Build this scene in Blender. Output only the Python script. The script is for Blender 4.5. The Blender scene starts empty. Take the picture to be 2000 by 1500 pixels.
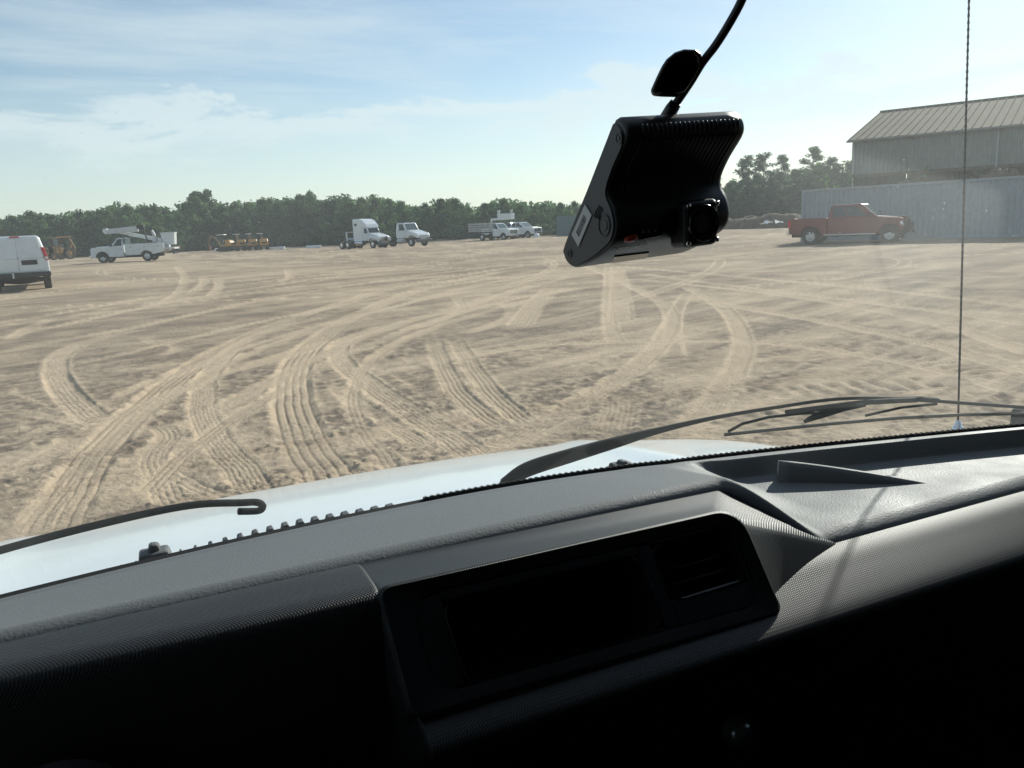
import bpy, math, random
import numpy as np
from mathutils import Vector, Matrix
random.seed(7); np.random.seed(7)
R = math.radians
SC = bpy.context.scene
COL = SC.collection

# ------------------------------------------------------------------ camera
EYE = 1.75; FPX = 1503.0                       # eye height, focal length in photo pixels (2000 wide)
YAW, PITCH, ROLL = R(-23.7), R(-11.7), R(2.7)  # world axes: +Y ahead of the parked vehicle, +X to its right
FWD = Vector((-math.sin(YAW)*math.cos(PITCH), math.cos(YAW)*math.cos(PITCH), math.sin(PITCH)))
RGT0 = Vector((math.cos(YAW), math.sin(YAW), 0)); UP0 = RGT0.cross(FWD)
RGT = RGT0*math.cos(ROLL) - UP0*math.sin(ROLL); UPV = UP0*math.cos(ROLL) + RGT0*math.sin(ROLL)
cam = bpy.data.cameras.new('camera'); cam_o = bpy.data.objects.new('camera', cam); COL.objects.link(cam_o)
cam_o.matrix_world = Matrix(((RGT.x, UPV.x, -FWD.x, 0), (RGT.y, UPV.y, -FWD.y, 0), (RGT.z, UPV.z, -FWD.z, EYE), (0, 0, 0, 1)))
cam.sensor_fit = 'HORIZONTAL'; cam.sensor_width = 36; cam.lens = 36*FPX/2000
cam.clip_start = 0.02; cam.clip_end = 6000
SC.camera = cam_o

# ------------------------------------------------------------------ sky and sun
SUN_AZ, SUN_EL = R(59.0), R(27.0)              # azimuth measured from +Y towards +X
world = bpy.data.worlds.new('World'); SC.world = world; world.use_nodes = True
def build_world():
    nt = world.node_tree; nt.nodes.clear(); N = nt.nodes.new; L = nt.links.new
    out = N('ShaderNodeOutputWorld'); bg = N('ShaderNodeBackground'); bg.inputs['Strength'].default_value = 0.1
    sky = N('ShaderNodeTexSky'); sky.sky_type = 'NISHITA'; sky.sun_disc = False
    sky.sun_elevation = SUN_EL; sky.sun_rotation = SUN_AZ
    sky.air_density = 1.0; sky.dust_density = 0.25; sky.ozone_density = 1.2; sky.altitude = 50
    tc = N('ShaderNodeTexCoord'); sep = N('ShaderNodeSeparateXYZ'); L(tc.outputs['Generated'], sep.inputs[0])
    def M(op, a, b=None, clamp=False):
        m = N('ShaderNodeMath'); m.operation = op; m.use_clamp = clamp
        for i, v in enumerate((a, b)):
            if v is None: continue
            if isinstance(v, (int, float)): m.inputs[i].default_value = v
            else: L(v, m.inputs[i])
        return m.outputs[0]
    def ramp(f, stops):
        r = N('ShaderNodeValToRGB'); L(f, r.inputs[0]); el = r.color_ramp.elements
        while len(el) > 1: el.remove(el[-1])
        el[0].position = stops[0][0]; el[0].color = (stops[0][1],)*3+(1,)
        for p, v in stops[1:]:
            e = el.new(p); e.color = (v,)*3+(1,)
        return r.outputs[0]
    z = M('MAXIMUM', sep.outputs[2], 0.0)
    d = M('ADD', z, 0.07)
    com = N('ShaderNodeCombineXYZ'); L(M('DIVIDE', sep.outputs[0], d), com.inputs[0]); L(M('DIVIDE', sep.outputs[1], d), com.inputs[1])
    n1 = N('ShaderNodeTexNoise'); n1.inputs['Scale'].default_value = 0.75; n1.inputs['Detail'].default_value = 6; n1.inputs['Roughness'].default_value = 0.6; n1.inputs['Distortion'].default_value = 0.5
    mp = N('ShaderNodeMapping'); L(com.outputs[0], mp.inputs[0]); mp.inputs['Rotation'].default_value = (0, 0, R(22)); mp.inputs['Scale'].default_value = (0.55, 1.15, 1); mp.inputs['Location'].default_value = (2.3, 4.1, 0)
    L(mp.outputs[0], n1.inputs['Vector'])
    layer = ramp(n1.outputs['Fac'], [(0.45, 0), (0.55, 0.5), (0.66, 1)])
    # puffy cloud bank low over the trees, noise on the direction itself
    n2 = N('ShaderNodeTexNoise'); n2.inputs['Scale'].default_value = 5.5; n2.inputs['Detail'].default_value = 7; n2.inputs['Roughness'].default_value = 0.62; n2.inputs['Distortion'].default_value = 0.3
    mp2 = N('ShaderNodeMapping'); L(tc.outputs['Generated'], mp2.inputs[0]); mp2.inputs['Scale'].default_value = (1, 1, 3.2); mp2.inputs['Location'].default_value = (0.7, 0.2, 0.35)
    L(mp2.outputs[0], n2.inputs['Vector'])
    zz = M('ADD', z, M('MULTIPLY', M('SUBTRACT', n2.outputs['Fac'], 0.5), 0.20))
    bank = ramp(zz, [(0.0, 0.70), (0.06, 0.50), (0.10, 0.45), (0.126, 0.95), (0.142, 0.9), (0.153, 0.2), (0.20, 0.0)])
    lim = ramp(z, [(0.0, 0.25), (0.12, 0.55), (0.20, 0.75), (0.32, 0.5), (0.6, 0.5)])
    both = M('MAXIMUM', M('MULTIPLY', layer, lim), bank)
    fac = M('ADD', M('MULTIPLY', both, 0.88), 0.02)
    mix = N('ShaderNodeMixRGB'); L(fac, mix.inputs[0]); L(sky.outputs[0], mix.inputs[1])
    half = N('ShaderNodeMixRGB'); half.inputs[0].default_value = 0.22; half.inputs[1].default_value = CLOUD; L(sky.outputs[0], half.inputs[2]); L(half.outputs[0], mix.inputs[2])
    L(mix.outputs[0], bg.inputs[0]); L(bg.outputs[0], out.inputs[0])
CLOUD = (7.5, 8.0, 8.1, 1)
build_world()
sun = bpy.data.lights.new('sun', 'SUN'); sun.energy = 4.6; sun.angle = R(0.53); sun.color = (1.0, 0.94, 0.85)
sun_o = bpy.data.objects.new('sun', sun); COL.objects.link(sun_o)
SUN_DIR = Vector((math.sin(SUN_AZ)*math.cos(SUN_EL), math.cos(SUN_AZ)*math.cos(SUN_EL), math.sin(SUN_EL)))
sun_o.rotation_euler = SUN_DIR.to_track_quat('Z', 'Y').to_euler()
SC.view_settings.view_transform = 'Standard'; SC.view_settings.look = 'None'
SC.view_settings.gamma = 1.0; SC.view_settings.exposure = 0.29; SC.view_settings.use_curve_mapping = False
SC.render.engine = 'CYCLES'
SC.cycles.max_bounces = 5; SC.cycles.diffuse_bounces = 2; SC.cycles.glossy_bounces = 3; SC.cycles.transparent_max_bounces = 12; SC.cycles.use_adaptive_sampling = True; SC.cycles.adaptive_threshold = 0.02

# ------------------------------------------------------------------ survey: photo pixel -> place in the yard
def ray(x, y): return FWD + RGT*((x-1000)/FPX) + UPV*((750-y)/FPX)
EYEV = Vector((0, 0, EYE))
def UZ(x, y, z): d = ray(x, y); return EYEV + d*((z-EYE)/d.z)
def UY(x, y, Y): d = ray(x, y); return EYEV + d*(Y/d.y)
def UX(x, y, X): d = ray(x, y); return EYEV + d*(X/d.x)
def GH(x, y):                                   # gentle lie of the land
    return (0.36*np.exp(-((x+6)/13.)**2-((y-62)/24.)**2) - 0.34*np.exp(-((x-27)/13.)**2-((y-104)/20.)**2))
def ground_at(x, y):
    p = UZ(x, y, 0.0)
    for _ in range(12): p = UZ(x, y, float(GH(p.x, p.y)))
    return p

# ------------------------------------------------------------------ materials
MATS = {}
def nodes(m): return m.node_tree.nodes, m.node_tree.links
def mat(name, col, rough=0.5, metal=0.0, spec=0.5, var=0.0, vscale=8.0, bump=0.0, bscale=60.0, coat=0.0, emit=None, dirt=0.0, dirtcol=(0.30, 0.24, 0.16), objrand=0.0):
    m = bpy.data.materials.new(name); m.use_nodes = True; MATS[name] = m
    N, L = nodes(m); b = N['Principled BSDF']
    b.inputs['Base Color'].default_value = (*col, 1); b.inputs['Roughness'].default_value = rough
    b.inputs['Metallic'].default_value = metal; b.inputs['Specular IOR Level'].default_value = spec
    b.inputs['Coat Weight'].default_value = coat; b.inputs['Coat Roughness'].default_value = 0.06
    tc = N.new('ShaderNodeTexCoord'); src = None
    if var > 0:
        n = N.new('ShaderNodeTexNoise'); n.inputs['Scale'].default_value = vscale; n.inputs['Detail'].default_value = 6; L.new(tc.outputs['Object'], n.inputs['Vector'])
        r = N.new('ShaderNodeValToRGB'); L.new(n.outputs['Fac'], r.inputs[0])
        r.color_ramp.elements[0].position = 0.3; r.color_ramp.elements[1].position = 0.7
        r.color_ramp.elements[0].color = tuple(c*(1-var) for c in col)+(1,); r.color_ramp.elements[1].color = tuple(min(1, c*(1+var)) for c in col)+(1,)
        src = r.outputs[0]
    if dirt > 0:
        n = N.new('ShaderNodeTexNoise'); n.inputs['Scale'].default_value = 2.6; n.inputs['Detail'].default_value = 8; n.inputs['Roughness'].default_value = 0.7; L.new(tc.outputs['Object'], n.inputs['Vector'])
        r = N.new('ShaderNodeMapRange'); L.new(n.outputs['Fac'], r.inputs[0]); r.inputs[1].default_value = 0.42; r.inputs[2].default_value = 0.75; r.inputs[3].default_value = 0; r.inputs[4].default_value = dirt
        mx = N.new('ShaderNodeMixRGB'); L.new(r.outputs[0], mx.inputs[0]); mx.inputs[2].default_value = (*dirtcol, 1)
        if src: L.new(src, mx.inputs[1])
        else: mx.inputs[1].default_value = (*col, 1)
        src = mx.outputs[0]
    if objrand > 0:
        oi = N.new('ShaderNodeObjectInfo'); hs = N.new('ShaderNodeHueSaturation')
        mr = N.new('ShaderNodeMapRange'); L.new(oi.outputs['Random'], mr.inputs[0]); mr.inputs[3].default_value = 1-objrand; mr.inputs[4].default_value = 1+objrand
        L.new(mr.outputs[0], hs.inputs['Value'])
        if src: L.new(src, hs.inputs['Color'])
        else: hs.inputs['Color'].default_value = (*col, 1)
        src = hs.outputs[0]
    if src: L.new(src, b.inputs['Base Color'])
    if bump > 0:
        n = N.new('ShaderNodeTexNoise'); n.inputs['Scale'].default_value = bscale; n.inputs['Detail'].default_value = 3; L.new(tc.outputs['Object'], n.inputs['Vector'])
        bp = N.new('ShaderNodeBump'); bp.inputs['Strength'].default_value = bump; bp.inputs['Distance'].default_value = 0.01; L.new(n.outputs['Fac'], bp.inputs['Height']); L.new(bp.outputs[0], b.inputs['Normal'])
    if emit:
        b.inputs['Emission Color'].default_value = (*emit, 1); b.inputs['Emission Strength'].default_value = 1
    return m
mat('white_paint', (0.74, 0.77, 0.77), 0.28, coat=0.3, dirt=0.25)
mat('white_paint_clean', (0.78, 0.80, 0.80), 0.25, coat=0.4, dirt=0.10)
mat('grey_white', (0.60, 0.62, 0.62), 0.5, dirt=0.35)
mat('red_paint', (0.16, 0.006, 0.007), 0.35, coat=0.4, dirt=0.06, dirtcol=(0.30, 0.20, 0.15))
mat('yellow_paint', (0.55, 0.27, 0.04), 0.4, dirt=0.4, objrand=0.15)
mat('brown_yellow', (0.30, 0.17, 0.05), 0.6, dirt=0.5, dirtcol=(0.10, 0.07, 0.05))
mat('rubber', (0.025, 0.024, 0.023), 0.8, dirt=0.5, dirtcol=(0.12, 0.10, 0.07))
mat('black_trim', (0.02, 0.02, 0.022), 0.55)
mat('undercarriage', (0.022, 0.02, 0.019), 0.9, dirt=0.4, dirtcol=(0.06, 0.05, 0.04))
mat('dark_glass', (0.02, 0.025, 0.028), 0.06, spec=0.8)
mat('cab_glass', (0.10, 0.14, 0.14), 0.08, spec=0.8)
mat('chrome', (0.75, 0.75, 0.75), 0.15, metal=1.0)
mat('alloy', (0.55, 0.55, 0.55), 0.35, metal=0.6)
mat('red_lens', (0.55, 0.02, 0.02), 0.2)
mat('clear_lens', (0.75, 0.76, 0.74), 0.15)
mat('amber_lens', (0.7, 0.28, 0.03), 0.2)
mat('grey_plastic', (0.11, 0.115, 0.12), 0.6)
mat('rust', (0.14, 0.06, 0.03), 0.9, var=0.4)
mat('galvanised', (0.42, 0.44, 0.44), 0.5, metal=0.4, var=0.15)
mat('stake_wood', (0.45, 0.44, 0.42), 0.8, var=0.2)
mat('teal_paint', (0.08, 0.16, 0.18), 0.5, dirt=0.3)
mat('blue_paint', (0.30, 0.42, 0.50), 0.5, dirt=0.3)
mat('container_paint', (0.30, 0.335, 0.37), 0.5, dirt=0.35, dirtcol=(0.20, 0.17, 0.14))
mat('roof_metal', (0.20, 0.168, 0.122), 0.9, spec=0.1, var=0.10, vscale=0.4)
mat('siding', (0.24, 0.25, 0.22), 0.6, var=0.12, vscale=0.5, dirt=0.35, dirtcol=(0.13, 0.10, 0.07))
mat('post_wood', (0.16, 0.12, 0.08), 0.9, var=0.3)
mat('dirt_pile', (0.13, 0.095, 0.06), 1.0, var=0.4, vscale=1.5, bump=0.6, bscale=6)
mat('bark', (0.10, 0.075, 0.055), 0.95, var=0.3, vscale=4)

def leaf_mat(name, c1, c2):
    m = bpy.data.materials.new(name); m.use_nodes = True; MATS[name] = m
    N, L = nodes(m); b = N['Principled BSDF']; out = N['Material Output']
    at = N.new('ShaderNodeAttribute'); at.attribute_name = 'tone'
    mx = N.new('ShaderNodeMixRGB'); L.new(at.outputs['Fac'], mx.inputs[0]); mx.inputs[1].default_value = (*c1, 1); mx.inputs[2].default_value = (*c2, 1)
    oi = N.new('ShaderNodeObjectInfo'); hs = N.new('ShaderNodeHueSaturation'); L.new(mx.outputs[0], hs.inputs['Color'])
    mr = N.new('ShaderNodeMapRange'); L.new(oi.outputs['Random'], mr.inputs[0]); mr.inputs[3].default_value = 0.6; mr.inputs[4].default_value = 1.35; L.new(mr.outputs[0], hs.inputs['Value'])
    mr2 = N.new('ShaderNodeMapRange'); L.new(oi.outputs['Random'], mr2.inputs[0]); mr2.inputs[3].default_value = 0.485; mr2.inputs[4].default_value = 0.52; L.new(mr2.outputs[0], hs.inputs['Hue'])
    L.new(hs.outputs[0], b.inputs['Base Color']); b.inputs['Roughness'].default_value = 0.6
    tr = N.new('ShaderNodeBsdfTranslucent'); L.new(hs.outputs[0], tr.inputs[0])
    ms = N.new('ShaderNodeMixShader'); ms.inputs[0].default_value = 0.45; L.new(b.outputs[0], ms.inputs[1]); L.new(tr.outputs[0], ms.inputs[2]); L.new(ms.outputs[0], out.inputs[0])
leaf_mat('leaf', (0.048, 0.10, 0.04), (0.15, 0.225, 0.075))
leaf_mat('pine_needles', (0.065, 0.10, 0.06), (0.14, 0.18, 0.10))

# ------------------------------------------------------------------ mesh helpers
class MB:
    def __init__(s): s.v = []; s.f = []
    def add(s, vs, fs):
        o = len(s.v); s.v += [tuple(v) for v in vs]; s.f += [tuple(i+o for i in f) for f in fs]; return s
    def box(s, x0, x1, y0, y1, z0, z1):
        return s.hexa([(x0, y0, z0), (x1, y0, z0), (x1, y1, z0), (x0, y1, z0)], [(x0, y0, z1), (x1, y0, z1), (x1, y1, z1), (x0, y1, z1)])
    def hexa(s, b, t):
        return s.add(list(b)+list(t), [(3, 2, 1, 0), (4, 5, 6, 7), (0, 1, 5, 4), (1, 2, 6, 5), (2, 3, 7, 6), (3, 0, 4, 7)])
    def prism(s, prof, y0, y1):                 # side profile (x, z) extruded across y; profile counter-clockwise seen from -y
        n = len(prof)
        vs = [(x, y0, z) for x, z in prof]+[(x, y1, z) for x, z in prof]
        fs = [tuple(range(n)), tuple(range(2*n-1, n-1, -1))]+[(i, i+n, (i+1) % n+n, (i+1) % n) for i in range(n)]
        return s.add(vs, fs)
    def tube(s, pts, r, n=8, cap=True, flat=1.0):
        pts = [Vector(p) for p in pts]; rs = r if isinstance(r, (list, tuple)) else [r]*len(pts)
        rings = []; up = None
        for i, p in enumerate(pts):
            t = (pts[min(i+1, len(pts)-1)]-pts[max(i-1, 0)]).normalized()
            if up is None: up = Vector((0, 0, 1)) if abs(t.z) < 0.9 else Vector((0, 1, 0))
            a = t.cross(up).normalized(); b = a.cross(t).normalized(); up = b
            rings.append([p+a*math.cos(2*math.pi*k/n)*rs[i]+b*math.sin(2*math.pi*k/n)*rs[i]*flat for k in range(n)])
        vs = [v for q in rings for v in q]; fs = []
        for i in range(len(pts)-1):
            for k in range(n): fs.append((i*n+k, i*n+(k+1) % n, (i+1)*n+(k+1) % n, (i+1)*n+k))
        if cap: fs += [tuple(range(n-1, -1, -1)), tuple((len(pts)-1)*n+k for k in range(n))]
        return s.add(vs, fs)
    def lathe(s, prof, c, axis='y', n=20):      # prof: (radius, along)
        vs = []; fs = []
        for r, a in prof:
            for k in range(n):
                u, w = r*math.cos(2*math.pi*k/n), r*math.sin(2*math.pi*k/n)
                v = {'y': (u, a, w), 'x': (a, u, w), 'z': (u, w, a)}[axis]
                vs.append((c[0]+v[0], c[1]+v[1], c[2]+v[2]))
        for i in range(len(prof)-1):
            for k in range(n): fs.append((i*n+k, i*n+(k+1) % n, (i+1)*n+(k+1) % n, (i+1)*n+k))
        return s.add(vs, fs)
    def grid(s, fn, nu, nv):
        vs = [fn(i/(nu-1), j/(nv-1)) for i in range(nu) for j in range(nv)]
        fs = [(i*nv+j, (i+1)*nv+j, (i+1)*nv+j+1, i*nv+j+1) for i in range(nu-1) for j in range(nv-1)]
        return s.add(vs, fs)
    def panel(s, A, B, C, D, u0, u1, v0, v1, off=0.006, th=0.012):   # a pane lying just proud of quad A B C D
        A, B, C, D = map(Vector, (A, B, C, D)); n = (B-A).cross(D-A).normalized()
        P = lambda u, v: A*(1-u)*(1-v)+B*u*(1-v)+C*u*v+D*(1-u)*v
        q = [P(u0, v0), P(u1, v0), P(u1, v1), P(u0, v1)]
        return s.hexa([p+n*(off-th) for p in q], [p+n*off for p in q])
    def build(s, name, m, parent=None, bevel=0.0, seg=2, smooth=False, recalc=True):
        me = bpy.data.meshes.new(name); me.from_pydata([tuple(v) for v in s.v], [], s.f); me.update()
        if recalc:
            import bmesh
            bm = bmesh.new(); bm.from_mesh(me); bmesh.ops.recalc_face_normals(bm, faces=bm.faces); bm.to_mesh(me); bm.free()
        return link(name, me, m, parent, bevel, seg, smooth)
def link(name, me, m, parent=None, bevel=0.0, seg=2, smooth=False):
    if not me.materials: me.materials.append(MATS[m])
    o = bpy.data.objects.new(name, me); COL.objects.link(o); o.parent = parent
    if smooth:
        for p in me.polygons: p.use_smooth = True
    if bevel > 0:
        b = o.modifiers.new('bevel', 'BEVEL'); b.width = bevel; b.segments = seg; b.limit_method = 'ANGLE'; b.angle_limit = R(35)
    return o
def tag(o, label, cat, group=None, kind=None):
    o['label'] = label; o['category'] = cat
    if group: o['group'] = group
    if kind: o['kind'] = kind
    return o
def empty(name, loc=(0, 0, 0), rz=0.0, scale=1.0):
    o = bpy.data.objects.new(name, None); COL.objects.link(o); o.location = loc; o.rotation_euler = (0, 0, rz); o.scale = (scale,)*3
    o.empty_display_size = 0.2; return o
def copy_tree(o, parent=None):
    c = o.copy(); COL.objects.link(c); c.parent = parent
    for ch in list(o.children): copy_tree(ch, c)
    return c
def smooth01(a, b, x): t = np.clip((x-a)/(b-a), 0, 1); return t*t*(3-2*t)
def crom(pts, n=10):
    P = [np.array(p, float) for p in pts]; P = [2*P[0]-P[1]]+P+[2*P[-1]-P[-2]]; out = []
    for i in range(1, len(P)-2):
        for k in range(n):
            t = k/n
            out.append(0.5*((2*P[i])+(-P[i-1]+P[i+1])*t+(2*P[i-1]-5*P[i]+4*P[i+1]-P[i+2])*t*t+(-P[i-1]+3*P[i]-3*P[i+1]+P[i+2])*t**3))
    out.append(P[-2]); return np.array(out)


# ------------------------------------------------------------------ ground: one sheet of sand, finely meshed where the yard is seen close
def hash2(ix, iy, seed):
    n = (ix.astype(np.int64)*374761393 + iy.astype(np.int64)*668265263 + seed*974634777) & 0x7fffffff
    n = ((n ^ (n >> 13))*1274126177) & 0x7fffffff
    return ((n ^ (n >> 16)) & 0xffff)/65535.0
def vnoise(x, y, seed):
    ix = np.floor(x); iy = np.floor(y); fx = x-ix; fy = y-iy
    ux = fx*fx*fx*(fx*(fx*6-15)+10); uy = fy*fy*fy*(fy*(fy*6-15)+10)
    a = hash2(ix, iy, seed); b = hash2(ix+1, iy, seed); c = hash2(ix, iy+1, seed); d = hash2(ix+1, iy+1, seed)
    return (a*(1-ux)+b*ux)*(1-uy)+(c*(1-ux)+d*ux)*uy - 0.5
# tyre tracks: (photo points, tyre width m, rib count, depth m, tread pitch m)
TRACKS = [
 ([(95, 1060), (140, 960), (205, 865), (300, 775), (400, 702), (520, 643), (650, 597), (800, 556), (960, 528), (1120, 505)], 0.44, 4, 0.035, 0.05),
 ([(300, 640), (200, 658), (128, 685), (108, 718), (122, 758), (165, 803), (215, 832)], 0.36, 5, 0.03, 0.0),
 ([(690, 990), (640, 930), (600, 865), (575, 800), (570, 745), (590, 695), (640, 652), (720, 605), (800, 572), (870, 553), (980, 530)], 0.50, 4, 0.035, 0.05),
 ([(980, 915), (890, 862), (800, 803), (720, 750), (675, 715), (660, 690), (672, 668), (730, 645), (820, 622), (910, 600), (1010, 567), (1120, 538)], 0.34, 5, 0.03, 0.0),
 ([(-60, 965), (60, 908), (175, 845), (300, 782), (420, 735), (540, 700), (650, 662)], 0.30, 0, 0.02, 0.0),
 ([(200, 985), (300, 880), (400, 815), (500, 762), (600, 708), (700, 662), (820, 622), (960, 580)], 0.32, 0, 0.022, 0.0),
 ([(520, 985), (470, 915), (430, 868), (402, 820), (394, 782), (402, 742), (436, 700), (485, 664), (560, 636), (650, 615)], 0.32, 6, 0.03, 0.0),
 ([(-60, 672), (150, 630), (320, 592), (500, 562), (700, 534), (900, 512)], 0.35, 0, 0.02, 0),
 ([(-60, 700), (100, 668), (260, 640), (420, 605), (600, 570), (800, 541), (1000, 515)], 0.35, 3, 0.02, 0),
 ([(848, 662), (858, 700), (885, 752), (930, 798), (990, 840)], 0.26, 3, 0.035, 0.05),
 ([(888, 662), (905, 690), (930, 730), (975, 780), (1040, 835)], 0.26, 3, 0.035, 0.05),
 ([(900, 915), (1000, 858), (1110, 798), (1210, 738), (1270, 690), (1302, 650), (1312, 618), (1290, 588), (1240, 562), (1180, 535), (1130, 512)], 0.30, 4, 0.03, 0.05),
 ([(1340, 850), (1385, 792), (1425, 742), (1447, 695), (1447, 655), (1428, 617), (1390, 585), (1340, 560)], 0.28, 5, 0.03, 0.05),
 ([(1188, 520), (1188, 580), (1192, 640), (1205, 672)], 0.25, 3, 0.02, 0),
 ([(1205, 520), (1210, 560), (1212, 630)], 0.5, 6, 0.015, 0),
 ([(280, 655), (300, 668), (350, 680), (300, 700)], 0.2, 3, 0.02, 0),
 ([(345, 520), (360, 540), (356, 560), (330, 585), (270, 600)], 0.3, 0, 0.02, 0),
 ([(395, 540), (398, 552), (370, 575)], 0.3, 0, 0.02, 0), ([(425, 545), (427, 560), (410, 580)], 0.3, 0, 0.02, 0),
 ([(560, 525), (566, 540), (545, 552)], 0.3, 0, 0.02, 0),
 ([(890, 580), (905, 600), (880, 618), (800, 645)], 0.25, 0, 0.02, 0),
 ([(985, 588), (1000, 610), (975, 630), (900, 655)], 0.25, 3, 0.02, 0),
 ([(1800, 800), (1900, 765), (2010, 725), (2150, 680)], 0.4, 0, 0.03, 0),
 ([(1240, 545), (1500, 572), (1760, 615), (2050, 700)], 0.3, 0, 0.02, 0),
 ([(1300, 575), (1550, 618), (1800, 668), (2050, 740)], 0.3, 2, 0.02, 0),
 ([(255, 930), (330, 965), (420, 1000)], 0.25, 3, 0.03, 0), ([(280, 900), (380, 945), (470, 990)], 0.2, 2, 0.03, 0),
 ([(640, 745), (720, 800), (800, 850), (860, 885)], 0.22, 4, 0.03, 0.04),
 ([(1200, 860), (1205, 820), (1215, 770)], 0.35, 5, 0.02, 0.05),
 ([(0, 800), (100, 812), (190, 835)], 0.2, 3, 0.025, 0), ([(-30, 842), (80, 838), (180, 832)], 0.2, 2, 0.025, 0),
 ([(350, 1010), (300, 900), (330, 850), (300, 820)], 0.22, 3, 0.03, 0.05),
 ([(440, 815), (500, 818), (560, 822)], 0.2, 2, 0.04, 0), ([(660, 830), (780, 832), (900, 838), (1040, 830)], 0.12, 0, 0.03, 0),
]
TRACKS += [
 ([(40, 1060), (120, 950), (240, 840), (360, 758), (470, 700), (600, 650), (760, 602), (920, 560), (1100, 525)], 0.22, 3, 0.02, 0.05),
 ([(-60, 880), (60, 850), (180, 800), (300, 745), (420, 700), (560, 655), (720, 610), (900, 570)], 0.16, 0, 0.02, 0),
 ([(1150, 560), (1000, 585), (860, 622), (740, 668), (620, 722), (500, 790), (380, 870), (260, 985)], 0.20, 2, 0.02, 0),
 ([(800, 960), (740, 880), (700, 820), (690, 770), (710, 720), (760, 680), (850, 640), (980, 600), (1120, 560)], 0.18, 2, 0.02, 0.05),
 ([(-60, 640), (120, 612), (330, 575), (560, 545), (800, 518), (1000, 502)], 0.3, 0, 0.02, 0),
 ([(-60, 740), (80, 725), (250, 690), (420, 648), (620, 605), (820, 566), (1050, 530)], 0.2, 2, 0.02, 0),
 ([(2050, 640), (1850, 610), (1650, 585), (1450, 560), (1250, 535)], 0.25, 0, 0.02, 0), ([(2050, 605), (1800, 575), (1550, 550), (1300, 528), (1150, 515)], 0.25, 0, 0.02, 0),
 ([(2050, 790), (1900, 740), (1750, 705), (1600, 680), (1450, 668), (1300, 665), (1100, 672), (900, 690)], 0.2, 2, 0.02, 0),
 ([(1080, 560), (1040, 600), (1010, 640)], 0.5, 4, 0.015, 0), ([(120, 620), (60, 640), (20, 665)], 0.3, 0, 0.02, 0),
]
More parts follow.
